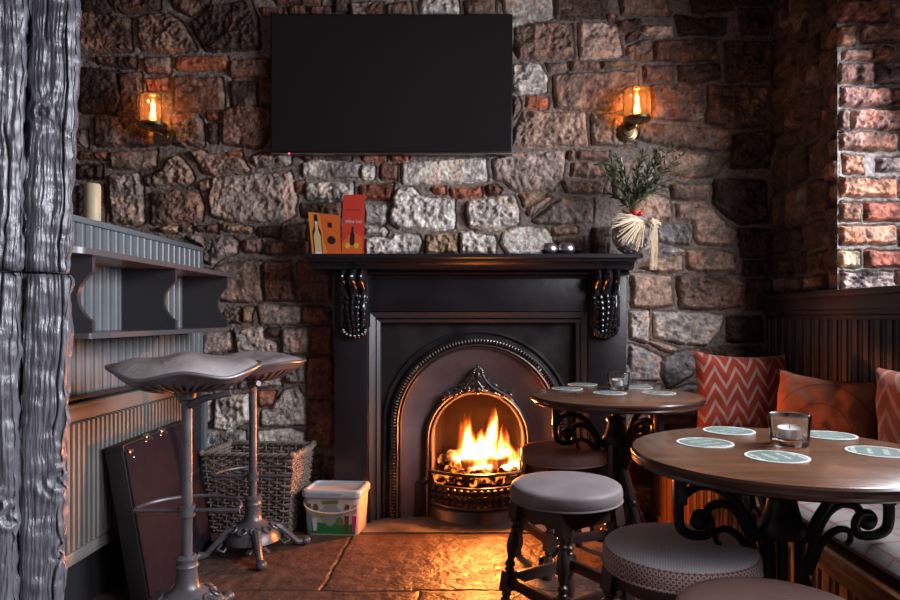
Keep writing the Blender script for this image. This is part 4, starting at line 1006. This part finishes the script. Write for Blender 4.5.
# ------------------------------------------------------------------ pub tables
M_top = wood('varnished_table_oak', (.10, .046, .026), (.26, .125, .068), .25, (3, 26, 30), .35, .12)
M_edge = pbr('dark_varnish_edge', (.045, .02, .014), rough=.25, coat=.3)
M_ti = pbr('black_iron_table_base', (.011, .010, .012), (.018, .016, .018), 20, .33, metal=.3, spec=.5)
def coaster_mat():
    m, nt, b = nodes_of('printed_beer_mat'); x, y, z, tc = xyz(nt)
    r_ = (x * x + y * y).sqrt(); inn = r_.lt(.063)
    st_ = ((((x * .8 + y * .6) / .034).frac() - .5).abs().lt(.16)) * ((x * .6 - y * .8).abs().lt(.034)) * noise_e(nt, tc, 120, 2).gt(.46)
    c = mixcol(nt, inn, (.70, .72, .70), (.16, .225, .205)); c = mixcol(nt, st_ * inn * .75, c, (.60, .68, .64)); nt.links.new(c, b.inputs['Base Color']); b.inputs['Roughness'].default_value = .38; return m
M_coas = coaster_mat()
def bracket_mb(sg):
    "cast scroll bracket in the local XZ plane, pointing along +X"
    m = MB(); B = []
    def path(pts, r, n=40):
        q = []; P_ = [Vector((p[0], 0, p[1])) for p in pts]; P_ = [P_[0] * 2 - P_[1]] + P_ + [P_[-1] * 2 - P_[-2]]
        for i in range(1, len(P_) - 2):
            for k in range(6):
                t = k / 6; a, b2, c, d_ = P_[i - 1:i + 3]
                q.append(.5 * ((2 * b2) + (c - a) * t + (2 * a - 5 * b2 + 4 * c - d_) * t * t + (3 * b2 - a - 3 * c + d_) * t ** 3))
        q.append(P_[-2]); rr = [r * (1 if not isinstance(r, tuple) else 1) for _ in q] if not isinstance(r, tuple) else [r[0] + (r[1] - r[0]) * k / (len(q) - 1) for k in range(len(q))]
        m.tube(q, rr, 8)
    # upright from the table underside to the outer scroll
    m.box((.232, -.013, .585), (.262, .013, .682), .003)
    path(((.247, .60), (.250, .565), (.245, .530), (.225, .514), (.198, .510), (.178, .515), (.172, .540), (.184, .560), (.205, .563), (.214, .548), (.206, .535)), (.0135, .009))
    m.ball((.200, 0, .545), (.022, .014, .022))
    path(((.247, .585), (.232, .610), (.200, .628), (.160, .624), (.120, .600), (.090, .560), (.068, .520), (.045, .50)), (.010, .014))
    path(((.186, .560), (.172, .580), (.140, .585), (.112, .570), (.094, .545), (.080, .515), (.070, .47), (.055, .43)), (.010, .013))
    path(((.150, .488), (.160, .500), (.158, .520), (.135, .525), (.110, .512), (.090, .488), (.075, .455), (.058, .42)), (.006, .012))
    # curved leg sweeping down to a beaded foot
    path(((.045, .42), (.070, .36), (.095, .30), (.13, .22), (.185, .13), (.240, .065), (.285, .030)), (.015, .013))
    for (x, z) in ((.100, .285), (.150, .185), (.215, .095)): m.ball((x, 0, z), (.020, .018, .020))
    path(((.06, .30), (.085, .24), (.10, .17), (.085, .12), (.055, .11), (.045, .14), (.062, .155)), (.010, .007))
    m.ball((.292, 0, .022), (.028, .02, .022)); m.box((.285, -.014, 0), (.32, .014, .018), .005)
    return m
def pub_table(loc_, label, angs, top=.71, r=.352):
    t = thing('pub_table', loc_, label, 'table', 'round pub tables')
    MB().lathe([(r - .03, top - .032), (r - .012, top - .032), (r - .002, top - .026), (r - .004, top - .020), (r, top - .014), (r, top - .006), (r - .005, top - .001)], seg=72).build('edge_moulding', M_edge, t)
    MB().lathe([(r - .02, top - .014), (r - .0052, top - .0012), (r - .008, top)], seg=72).build('tabletop', M_top, t)
    m = MB(); m.lathe([(.013, .0), (.013, .53), (.015, .60), (.015, .68)], seg=16)
    m.lathe([(.030, .505), (.054, .510), (.056, .530), (.046, .550), (.038, .575), (.033, .598), (.040, .602), (.042, .612), (.036, .618), (.018, .624), (.016, .665), (.04, .678), (.06, .680)], seg=24)
    m.lathe([(.02, .10), (.045, .12), (.05, .15), (.03, .17), (.02, .2)], seg=18)
    for a in angs:
        for s in (-1, 1): m.box((.034, -.007 + s * .012, .20), (.048, .007 + s * .012, .51), .003, Matrix.Rotation(a, 4, 'Z'))
    m.build('column', M_ti, t)
    for a in angs: bracket_mb(1).build('leg', M_ti, t, rotz=a)
    m = MB().lathe([(.20, .680), (.24, .678), (.27, .6785), (.27, .684)], seg=40)
    for a in angs: m.box((.0, -.02, .672), (.27, .02, .681), .002, Matrix.Rotation(a, 4, 'Z'))
    m.build('top_frame', M_ti, t)
    return t
T1 = Vector((X_(782, 1.60), 1.60, 0)); T2 = Vector((X_(616, 2.76), 2.76, 0))
pub_table(T1, 'round pub table with varnished top and iron scroll base nearest the window', (R(-2), R(182), R(90)))
pub_table(T2, 'smaller looking round pub table standing just in front of the fireplace', (R(178), R(38), R(-62)))
def on(px, py, h=CH - .71): 
    d_ = h * 670 / (py - 317); return Vector((X_(px, d_), d_, .7101))
lab1 = {(729, 431): 'green and white beer mat behind, on the far left of the near table', (705, 443): 'leftmost green and white beer mat on the near table', (777, 457): 'green and white beer mat in front of the candle glass on the near table', (829, 435.5): 'pale beer mat just right of the candle glass on the near table', (878, 452): 'pale shining beer mat at the right edge of the near table'}
lab2 = {(567, 388.8): 'leftmost beer mat on the table by the fire', (582.5, 384.6): 'beer mat at the back left of the table by the fire', (610, 393): 'beer mat in front of the candle glass on the table by the fire', (637, 387.6): 'beer mat behind the candle glass on the table by the fire', (659, 393): 'rightmost beer mat on the table by the fire'}
c0 = None
for dct in (lab1, lab2):
    for k, ((px, py), lb) in enumerate(dct.items()):
        p = on(px, py)
        if c0 is None: c0 = MB().lathe([(.0695, 0), (.070, .0008), (.0695, .0016)], seg=40).build('beer_mat', M_coas); tag(c0, lb, 'beer mat', 'round beer mats on the tables'); c0.location = p
        else: dup(c0, p, k * 1.3, lb)
# tumblers with tealights
def glass_solid():
    m, nt, b = nodes_of('clear_thick_glass'); b.inputs['Transmission Weight'].default_value = 1; b.inputs['Roughness'].default_value = .01; b.inputs['IOR'].default_value = 1.48; b.inputs['Base Color'].default_value = (.97, .98, .99, 1); return m
M_gl = glass_solid(); M_tin = pbr('tealight_tin', (.7, .7, .72), rough=.3, metal=1)
def votive(px, py, label, tl):
    p = on(px, py)
    t = MB().lathe([(.040, 0), (.0435, .002), (.0455, .008), (.0505, .074), (.0495, .0765), (.0480, .075), (.0435, .018), (.041, .0145), (.002, .014)], seg=48).build('candle_glass', M_gl); t.location = p; tag(t, label, 'candle glass', 'glass candle holders on the tables')
    c = thing('tealight', p + Vector((0, 0, .0155)), tl, 'candle', 'tealights in the glasses')
    MB().lathe([(.027, 0), (.0285, .001), (.0285, .024), (.0275, .024), (.0275, .002)], seg=32, cap=False).lathe([(.001, .0), (.028, .0)], seg=32).build('tin_cup', M_tin, c)
    MB().lathe([(.027, .002), (.0272, .022), (.02, .0205), (.002, .020)], seg=32).build('wax', M_wh, c)
    MB().cyl((0, 0, .02), (.001, 0, .029), .001, seg=6).build('wick', M_dk, c)
votive(789.5, 445, 'clear glass candle holder standing on the near table', 'white tealight inside the glass on the near table'); votive(618.5, 389.5, 'clear glass candle holder standing on the table by the fire', 'white tealight inside the glass on the table by the fire')

# ------------------------------------------------------------------ upholstered stools
def leather(name, c1, c2, rough, bump=.25, sc=90): return pbr(name, c1, c2, 6, rough, bump=bump, bscale=sc, spec=.45)
M_s1 = leather('mauve_grey_velvet', (.21, .18, .185), (.29, .25, .26), .55, .15, 200); M_s0 = pbr('dark_turned_wood', (.035, .022, .020), (.055, .035, .03), 8, .35, coat=.15)
M_s3 = leather('tan_brown_leather', (.28, .165, .15), (.36, .22, .20), .5)
def lattice_mat():
    m, nt, b = nodes_of('dotted_lattice_fabric'); x, y, z, tc = xyz(nt)
    th = E.mk('ARCTAN2', y, x) * (.18 / .0125); r_ = (x * x + y * y).sqrt(); side = r_.gt(.177)
    def ring(a, b2):
        fa = a.frac() - .5; fb = b2.frac() - .5; rr = (fa * fa + fb * fb).sqrt(); return ((rr - .36).abs()).lt(.10)
    g1 = ring(th, z / .0125); g2 = ring(x / .0085, y / .0085)
    ptn = side * g1 + (1 - side) * g2
    c = mixcol(nt, ptn, (.22, .085, .065), (.52, .42, .42)); top = mixcol(nt, ptn, (.42, .41, .46), (.74, .73, .79)); c2_ = mixcol(nt, side, top, c)
    nt.links.new(c2_, b.inputs['Base Color']); b.inputs['Roughness'].default_value = .8; b.inputs['Sheen Weight'].default_value = .3; add_bump(nt, b, ptn, .25, .003); return m
M_s2 = lattice_mat()
def stool(loc_, rot, mat, label, r=.184, top=.486, sr=.205):
    t = thing('stool', loc_, label, 'stool', 'round upholstered stools', rotz=rot)
    zb = top - .058
    MB().lathe([(r - .012, zb), (r - .002, zb + .004), (r, zb + .012), (r + .001, zb + .022), (r, zb + .038), (r - .003, zb + .046), (r - .010, zb + .052), (r - .030, zb + .0565), (r * .5, zb + .0605), (r * .2, zb + .062), (.004, zb + .0622)], seg=64).build('cushion', mat, t)
    MB().tube([((r - .001) * math.cos(2 * PI * k / 48), (r - .001) * math.sin(2 * PI * k / 48), zb + .005) for k in range(48)], .004, 6, True).build('piping', mat, t)
    e = .105; m = MB()
    for s in (-1, 1):
        m.box((-e, s * (e + .004) - .010, zb - .062), (e, s * (e + .004) + .010, zb), .003); m.box((s * (e + .004) - .010, -e, zb - .062), (s * (e + .004) + .010, e, zb), .003)
    m.lathe([(r - .03, zb - .012), (r - .025, zb + .002)], seg=40); m.build('apron', M_s0, t)
    tp = e + .006; bt = .150
    for sx in (-1, 1):
        for sy in (-1, 1):
            A = Vector((sx * tp, sy * tp, zb - .005)); B = Vector((sx * bt, sy * bt, 0)); d_ = B - A
            m = MB(); f = lambda q: A + d_ * q
            qd = d_.to_track_quat('Z', 'Y').to_matrix()
            def blk(q0, q1, s_=.019):
                M4 = Matrix.Translation(A) @ (Matrix.Rotation(0, 4, 'Z')); a_ = f(q0); b_ = f(q1); vs = []
                for c_ in (a_, b_):
                    for (u_, v_) in ((-s_, -s_), (s_, -s_), (s_, s_), (-s_, s_)): vs.append(c_ + Vector((u_, v_, 0)))
                m.add(vs, [(0, 1, 2, 3), (7, 6, 5, 4), (0, 4, 5, 1), (1, 5, 6, 2), (2, 6, 7, 3), (3, 7, 4, 0)])
            blk(0, .16); blk(.58, .74)
            m.turned(f(.16), f(.58), [(0, .012), (.03, .018), (.07, .018), (.10, .011), (.14, .011), (.17, .016), (.22, .011), (.40, .019), (.55, .021), (.72, .014), (.80, .011), (.84, .017), (.90, .017), (.93, .011), (.96, .016), (1, .016)], 14)
            m.turned(f(.74), f(1.0), [(0, .013), (.1, .017), (.2, .012), (.3, .017), (.55, .021), (.8, .016), (.9, .019), (1, .015)], 14)
            m.build('leg', M_s0, t)
    zs = (zb - .005) * (1 - .66); es = tp + (bt - tp) * .66
    m = MB()
    for s in (-1, 1):
        m.box((-es, s * es - .009, zs - .019), (es, s * es + .009, zs + .019), .003); m.box((s * es - .009, -es, zs - .019), (s * es + .009, es, zs + .019), .003)
    m.build('stretcher', M_s0, t)
    return t
stool((X_(566, 2.22), 2.22, 0), R(45 - 11), M_s1, 'dusky grey topped wooden stool beside the open fire, front one of the two')
stool((X_(564, 2.82), 2.82, 0), R(20), M_s3, 'brown topped stool tucked under the table by the fire')
stool((X_(680, 1.62), 1.62, 0), R(30), M_s2, 'stool with pale dotted top and lattice patterned side left of the near table')
stool((X_(776, 1.245), 1.245, 0), R(50), M_s3, 'brown leather stool top at the bottom edge in front of the near table')

# ------------------------------------------------------------------ tractor seat bar stools
M_cast = pbr('grey_painted_cast_iron', (.10, .096, .108), (.15, .143, .155), 18, .38, metal=.35, bump=.1, bscale=60)
M_seatm = pbr('dark_pressed_steel', (.13, .122, .14), (.19, .175, .19), 12, .35, metal=.4)
M_hide = pbr('worn_grey_leather', (.27, .245, .245), (.43, .39, .385), 8, .33, bump=.25, bscale=40, spec=.5)
def seat_h(x, y, r):
    "saddle height; x across, y front(-)/back(+); normalised"
    u_, v_ = x / r, y / r; rr = math.hypot(u_, v_)
    rim = .085 * min(rr, 1.05) ** 2.6
    back = .022 * max(0, v_) ** 2 * rr
    pom = .024 * math.exp(-((u_) / .28) ** 2) * max(0, -v_ - .1)
    dip = -.026 * math.exp(-((abs(u_) - .62) / .3) ** 2) * max(0, -v_)
    return rim + back + pom + dip
def seat_out(a):
    "outline radius: wider than deep, lobed at front"
    return .219 * (1 + .06 * math.cos(2 * a) - .05 * math.exp(-((a - 3 * PI / 2) / .35) ** 2))
def bar_stool(loc_, rot, label, H_=.90, fr=.39, frot=0):
    t = thing('bar_stool', loc_, label, 'bar stool', 'tractor seat bar stools', rotz=rot)
    NA = 72
    m = MB()   # pierced pan: solid centre, radial bars, rim
    def pt(a, k, dz=0):
        R_ = seat_out(a) * k; x, y = R_ * math.cos(a), R_ * math.sin(a); return Vector((x, y, H_ - .115 + seat_h(x, y, .232) + dz - .004 * (1 - k ** 2)))
    ks = [.0, .12, .24, .34, .42]
    for dz in (0, -.004): m.add([pt(2 * PI * i / NA, k, dz) for k in ks[1:] for i in range(NA)], [(q * NA + i, q * NA + (i + 1) % NA, (q + 1) * NA + (i + 1) % NA, (q + 1) * NA + i) for q in range(3) for i in range(NA)] + [tuple(range(NA))])
    for b_ in range(36):
        a0 = 2 * PI * (b_ + .18) / 36; a1 = 2 * PI * (b_ + .66) / 36; kk = [.40, .52, .64, .76, .88]
        vs = []
        for k in kk:
            for dz in (0, -.006):
                for a in (a0, a1): vs.append(pt(a, k, dz))
        fs = []
        for i in range(4):
            q = 4 * i; fs += [(q, q + 1, q + 5, q + 4), (q + 2, q + 6, q + 7, q + 3), (q, q + 4, q + 6, q + 2), (q + 1, q + 3, q + 7, q + 5)]
        m.add(vs, fs)
    for dz in (0, -.005): m.add([pt(2 * PI * i / NA, k, dz) for k in (.86, .93, 1.0) for i in range(NA)], [(q * NA + i, q * NA + (i + 1) % NA, (q + 1) * NA + (i + 1) % NA, (q + 1) * NA + i) for q in range(2) for i in range(NA)])
    m.tube([pt(2 * PI * i / NA, 1.0, -.001) for i in range(NA)], .006, 8, True)
    m.build('pierced_seat_pan', M_seatm, t)
    m = MB()
    kk = [.02, .15, .3, .45, .6, .75, .86, .93, .965]
    def top(a, k):
        R_ = seat_out(a) * k; x, y = R_ * math.cos(a), R_ * math.sin(a); q = pt(a, .965); e = 1 - (k / .965) ** 5
        z = H_ - .012 + .014 * e + .5 * (seat_h(x, y, .232) - .045) * min(1, k * 1.2) + .012 * math.exp(-(x / .06) ** 2) * e + .004 * math.sin(a * 5 + k * 9) * k
        return Vector((x, y, z * e + (q.z + .008) * (1 - e)))
    m.add([top(2 * PI * i / NA, k) for k in kk for i in range(NA)], [(q * NA + i, q * NA + (i + 1) % NA, (q + 1) * NA + (i + 1) % NA, (q + 1) * NA + i) for q in range(len(kk) - 1) for i in range(NA)] + [tuple(range(NA))])
    m.add([pt(2 * PI * i / NA, k, .003) for k in (.965, .7, .3, .02) for i in range(NA)], [(q * NA + i, q * NA + (i + 1) % NA, (q + 1) * NA + (i + 1) % NA, (q + 1) * NA + i) for q in range(3) for i in range(NA)] + [tuple(3 * NA + i for i in range(NA))])
    m.build('leather_pad', M_hide, t)
    m = MB().lathe([(.018, .12), (.0168, .20), (.0168, H_ - .15), (.026, H_ - .145), (.030, H_ - .125), (.045, H_ - .12)], seg=20)
    m.build('pole', M_cast, t)
    m = MB()
    m.tube([(0, .0, H_ - .17), (.03, -.035, H_ - .15), (.06, -.07, H_ - .135), (.10, -.085, H_ - .128), (.135, -.09, H_ - .118)], [.012, .014, .012, .010, .012], 8)
    m.tube([(0, .0, H_ - .16), (-.03, .035, H_ - .135), (-.05, .07, H_ - .108)], .011, 8)
    m.build('seat_bracket', M_cast, t)
    # footrest: half ring with cross bar and brace
    Rf = .168; m = MB(); c_, s_ = math.cos(frot), math.sin(frot)
    rotf = lambda x, y, z: Vector((x * c_ - y * s_, x * s_ + y * c_, z))
    m.tube([rotf(-Rf - .005, 0, fr), rotf(Rf + .005, 0, fr)], .0075, 8)
    m.tube([rotf(Rf * math.cos(PI * k / 20), Rf * .95 * math.sin(PI * k / 20), fr + .006) for k in range(21)], .0065, 8)
    m.tube([rotf(-.05, Rf * .9, fr), rotf(-.03, .08, fr - .08), rotf(-.012, .014, fr - .14)], .006, 8)
    m.lathe([(.026, -.018), (.026, .018)], (0, 0, fr), 16)
    m.build('footrest', M_cast, t)
    m = MB().lathe([(.118, .060), (.110, .085), (.092, .108), (.066, .128), (.046, .140), (.038, .150), (.034, .175), (.032, .20), (.037, .215), (.032, .225), (.035, .24), (.026, .25)], seg=32)
    for k in range(10):
        a = 2 * PI * k / 10; cc = Vector((.088 * math.cos(a), .088 * math.sin(a), .116)); n_ = Vector((math.cos(a) * .5, math.sin(a) * .5, .70)).normalized(); u_ = Vector((-math.sin(a), math.cos(a), 0)); w_ = n_.cross(u_)
        m.tube([cc + (u_ * math.cos(2 * PI * j / 14) + w_ * math.sin(2 * PI * j / 14)) * .018 for j in range(14)], .0045, 6, True)
    m.build('scrolled_base', M_cast, t)
    for k in range(4):
        a = PI / 4 + PI / 2 * k + .2; e_ = Vector((math.cos(a), math.sin(a), 0)); m = MB()
        m.tube([e_ * .06 + Vector((0, 0, .11)), e_ * .11 + Vector((0, 0, .100)), e_ * .15 + Vector((0, 0, .062)), e_ * .19 + Vector((0, 0, .022)), e_ * .225 + Vector((0, 0, .018))], [.020, .019, .015, .014, .018], 9)
        m.ball(e_ * .228 + Vector((0, 0, .020)), (.024, .024, .020), 10, 8)
        for q in (-1, 1):
            w_ = Vector((-e_.y, e_.x, 0)) * q; m.tube([e_ * .13 + Vector((0, 0, .06)) + w_ * .012, e_ * .15 + Vector((0, 0, .045)) + w_ * .035, e_ * .125 + Vector((0, 0, .035)) + w_ * .045, e_ * .11 + Vector((0, 0, .05)) + w_ * .03], .006, 6)
        m.build('foot', M_cast, t)
    return t
bar_stool((X_(187, 2.20), 2.20, 0), R(20), 'tractor seat bar stool nearer the camera, beside the timber post', .905, .395, R(-20))
bar_stool((X_(253, 2.93), 2.93, 0), R(-30), 'tractor seat bar stool farther back, in front of the wicker basket', .872, .335, R(30))

# ------------------------------------------------------------------ folded brown case leaning on the radiator
M_case = pbr('dark_purple_brown_leatherette', (.010, .008, .014), (.015, .012, .019), 12, .65, bump=.2, bscale=120, spec=.08)
M_caseb = pbr('black_case_edge', (.012, .011, .013), rough=.5); M_chr = pbr('chrome_fitting', (.6, .6, .62), rough=.2, metal=1)
cs = thing('folding_case', (-1.19, 2.68, 0), 'dark brown leatherette case leaning against the radiator', 'case'); cs.rotation_euler = (0, R(-9.5), R(2))
shell = MB().box((-.032, -.305, .001), (.035, .305, .575), .006).build('shell', M_case, cs)
m = MB()
for zz in (.565,): m.box((-.036, -.31, zz - .01), (.030, .31, zz + .016), .004)
m.box((-.036, -.309, 0), (.026, -.296, .575), .003); m.box((-.036, .296, 0), (.026, .309, .575), .003); m.build('edge_binding', M_caseb, cs)
for y_ in (-.13, .0):
    MB().box((.028, y_ - .03, .560), (.041, y_ + .03, .572), .003).box((.026, y_ - .018, .572), (.040, y_ + .018, .588), .003).tube([(.044, y_ - .022, .566), (.048, y_, .560), (.044, y_ + .022, .566)], .003, 6).build('latch', M_chr, shell)
MB().ball((.036, -.26, .525), .004).build('stud', M_chr, shell)
MB().box((.036, -.295, .545), (.042, -.26, .560), .002).build('hinge', M_chr, shell)

# ------------------------------------------------------------------ wicker basket
M_wick = pbr('pale_weathered_wicker', (.29, .235, .20), (.15, .11, .09), 25, .7, bump=.2, bscale=80); M_wickd = pbr('shadow_lining', (.05, .035, .028), rough=.9)
bk = thing('wicker_basket', (-1.06, 3.30, 0), 'rectangular woven wicker basket by the stone wall', 'basket', rotz=R(-6))
def rect_pt(s, a, b2):
    "perimeter param 0..4 around rectangle half sizes a,b; returns point and outward normal"
    k = int(s) % 4; f = s - int(s)
    return [((-a + 2 * a * f, -b2), (0, -1)), ((a, -b2 + 2 * b2 * f), (1, 0)), ((a - 2 * a * f, b2), (0, 1)), ((-a, b2 - 2 * b2 * f), (-1, 0))][k]
HB = .375; rnd = random.Random(8); m = MB(); rows = 24; NS = 44
for r_ in range(rows):
    z = .012 + (HB - .03) * r_ / (rows - 1); t_ = z / HB; a = .185 + .035 * t_; b2 = .115 + .028 * t_
    pts = []
    for k in range(NS * 2):
        s = 4 * k / (NS * 2); (px_, py_), (nx, ny) = rect_pt(s, a, b2); o_ = .0065 * (1 if ((k // 2 + r_) % 2) else -1); pts.append(Vector((px_ + nx * o_, py_ + ny * o_, z + rnd.uniform(-.002, .002))))
    m.tube(pts, [.0058 * rnd.uniform(.8, 1.15) for _ in pts], 6, True)
m.build('woven_sides', M_wick, bk)
m = MB()
for k in range(NS):
    s = 4 * (k * 2 + .5) / (NS * 2); p0, _ = rect_pt(s, .185, .115); p1, _ = rect_pt(s, .220, .143); m.tube([Vector((p0[0], p0[1], 0.005)), Vector((p1[0], p1[1], HB))], .0045, 6)
m.box((-.18, -.11, 0), (.18, .11, .01)); m.build('stakes', M_wick, bk)
m = MB()
for ph in (0, 2.1, 4.2):
    pts = []
    for k in range(150):
        s = 4 * k / 150; (px_, py_), (nx, ny) = rect_pt(s, .223, .146); w_ = k * .75 + ph; pts.append(Vector((px_ + nx * .009 * math.cos(w_), py_ + ny * .009 * math.cos(w_), HB + .004 + .009 * math.sin(w_))))
    m.tube(pts, .0062, 6, True)
for (sx, sy) in ((1, -1), (1, 1), (-1, -1), (-1, 1)): m.ball((sx * .222, sy * .145, HB + .01), (.018, .018, .016), 8, 6)
m.build('braided_rim', M_wick, bk)

# ------------------------------------------------------------------ plastic tub
M_tub = pbr('white_plastic', (.66, .58, .50), rough=.35); M_tub.node_tree.nodes['Principled BSDF'].inputs['Subsurface Weight'].default_value = .1
M_clr = glass_thin('clear_plastic_lid', (.88, .92, .95), 1.2)
M_clr2 = pbr('frosted_clear_plastic', (.50, .55, .60), rough=.2, spec=.6)
M_grn = pbr('green_print', (.03, .22, .05), rough=.4); M_gry = pbr('grey_print', (.33, .33, .36), rough=.4); M_pink = pbr('pink_print', (.65, .05, .25), rough=.4); M_brn = pbr('brown_print', (.20, .06, .045), rough=.4); M_skin = pbr('peach_print', (.70, .38, .28), rough=.4); M_olv = pbr('olive_print', (.16, .22, .06), rough=.4); M_blu = pbr('blue_grey_print', (.18, .25, .38), rough=.4)
tb = thing('plastic_tub', (X_(337, 3.25), 3.25, 0), 'square plastic food tub with green based label beside the wicker basket', 'tub', rotz=R(-5))
def rsq(a, b2, r_, n=6):
    pts = []
    for (sx, sy, a0) in ((1, 1, 0), (-1, 1, PI / 2), (-1, -1, PI), (1, -1, 3 * PI / 2)):
        for k in range(n + 1): t_ = a0 + PI / 2 * k / n; pts.append((sx * (a - r_) + r_ * math.cos(t_), sy * (b2 - r_) + r_ * math.sin(t_)))
    return pts
def loft_sq(m, secs, r_=.03, capb=True, capt=False):
    rows = [[Vector((x, y, z)) for x, y in rsq(a, b2, r_)] for a, b2, z in secs]; n = len(rows[0])
    fs = [(i * n + j, i * n + (j + 1) % n, (i + 1) * n + (j + 1) % n, (i + 1) * n + j) for i in range(len(rows) - 1) for j in range(n)]
    if capb: fs.append(tuple(range(n))[::-1])
    if capt: fs.append(tuple((len(rows) - 1) * n + j for j in range(n)))
    m.add([v for r2 in rows for v in r2], fs); return m
TW, TD, TH = .137, .10, .20
tbody = loft_sq(MB(), [(TW - .012, TD - .012, .0), (TW - .010, TD - .010, .006), (TW, TD, TH), (TW - .003, TD - .003, TH), (TW - .013, TD - .013, .01)]).build('tub_body', M_tub, tb)
m = loft_sq(MB(), [(TW + .004, TD + .004, TH - .022), (TW + .007, TD + .007, TH - .018), (TW + .007, TD + .007, TH + .004), (TW + .003, TD + .003, TH + .012), (TW - .010, TD - .010, TH + .014), (TW - .014, TD - .014, TH + .004), (TW - .018, TD - .018, TH + .002)], capb=False, capt=True)
for k in range(34):
    x = -TW + .02 + (2 * TW - .04) * k / 45; m.box((x - .0012, -TD - .0095, TH - .019), (x + .0012, -TD - .006, TH + .004))
m.build('lid', M_clr2, tb)
def tuv(u_, v_):
    "point on the front face of the tub"
    z = v_ * TH; k = .010 * (1 - v_); return Vector(((-1 + 2 * u_) * (TW - k - .026), -(TD - k) - .0010, z))
def tdec(name, pts, mat, push=0): decal(tbody, name, tuv, pts, mat, push)
tdec('label_ground', [(-.06, .04), (1.06, .04), (1.06, .28), (.8, .27), (.55, .30), (.3, .29), (0, .33), (-.06, .31)], M_grn)
tdec('label_diamond', [(.2, .5), (.38, .72), (.6, .74), (.78, .5), (.5, .22), (.42, .22)], M_gry, .0004)
tdec('label_banner', [(.16, .47), (.19, .55), (.62, .56), (.64, .48)], M_yel, .0008); tdec('label_strip', [(.30, .74), (.66, .76), (.66, .84), (.30, .82)], M_olv, .0008)
tdec('label_roundel', circ(.70, .33, .085, .11), M_olv, .0008)
for (cx, body, hair, h0) in ((-.0, M_blu, M_brn, .10), (.86, M_brn, M_brn, .10), (1.03, M_pink, M_skin, .12)):
    tdec('printed_child', [(cx - .035, h0), (cx + .035, h0), (cx + .05, .48), (cx - .05, .48)], body, .001); tdec('printed_head', circ(cx, .62, .055, .085), M_skin, .0012); tdec('printed_hair', [(cx - .06, .62), (cx + .05, .64), (cx + .05, .74), (cx - .03, .76)], hair, .0016)
tdec('printed_child', [(.08, .10), (.16, .12), (.18, .42), (.06, .40)], M_wh, .001); tdec('printed_head', circ(.16, .66, .06, .09), M_brn, .0012)
m = MB().tube([Vector((-TW - .008, -.02 - .085 * math.sin(PI * k / 24) ** .5 , TH - .05 - .075 * math.sin(PI * k / 24))) if k in (0, 24) else Vector(((-TW - .006) * math.cos(PI * k / 24), -TD - .012 + .09 * (1 - math.sin(PI * k / 24)) ** 3, TH - .035 - .055 * math.sin(PI * k / 24))) for k in range(1, 24)], .0035, 6)
m.build('handle', M_wh, tb)

# ------------------------------------------------------------------ light and camera
def area(name, loc_, rot, sx, sy, energy, color, spread=PI):
    l = bpy.data.lights.new(name, 'AREA'); l.shape = 'RECTANGLE'; l.size = sx; l.size_y = sy; l.energy = energy; l.color = color; l.spread = spread
    o = bpy.data.objects.new(name, l); col.objects.link(o); o.location = loc_; o.rotation_euler = rot; return o
DAY = (.93, .93, 1.0)
area('daylight_near_window', (1.93, 1.88, 1.70), (0, R(68), 0), 1.10, 1.56, 92, DAY, R(150))
area('daylight_second_window', (1.93, -.25, 1.76), (0, R(52), 0), 1.10, 1.4, 78, DAY, R(105))
def point(name, loc_, e, c, r_):
    l = bpy.data.lights.new(name, 'POINT'); l.energy = e; l.color = c; l.shadow_soft_size = r_; o = bpy.data.objects.new(name, l); col.objects.link(o); o.location = loc_; return o
def spot(name, loc_, tgt, e, c, ang, r_):
    l = bpy.data.lights.new(name, 'SPOT'); l.energy = e; l.color = c; l.spot_size = ang; l.spot_blend = .35; l.shadow_soft_size = r_
    o = bpy.data.objects.new(name, l); col.objects.link(o); o.location = loc_; o.rotation_euler = (Vector(tgt) - Vector(loc_)).to_track_quat('-Z', 'Y').to_euler(); return o
spot('fire_light', (.05, 3.52, .40), (.0, 2.4, .15), 78, (1, .26, .05), R(172), .05)
point('ember_light', (.04, 3.455, .40), 11, (1, .24, .045), .04)
w = bpy.data.worlds.new('overcast_day'); scn.world = w; w.use_nodes = True
w.node_tree.nodes['Background'].inputs[0].default_value = (.62, .74, .9, 1); w.node_tree.nodes['Background'].inputs[1].default_value = .6
cam = bpy.data.cameras.new('camera'); co = bpy.data.objects.new('camera', cam); col.objects.link(co); scn.camera = co
co.location = (0, 0, CH); co.rotation_euler = (PI / 2, 0, 0)
cam.sensor_fit = 'HORIZONTAL'; cam.sensor_width = 36; cam.lens = 36 * 670 / 900; cam.shift_x = -25 / 900; cam.shift_y = 17 / 900; cam.clip_start = .02
scn.view_settings.view_transform = 'Standard'; scn.view_settings.look = 'None'; scn.view_settings.exposure = 0; scn.view_settings.gamma = 1
scn.cycles.use_denoising = True
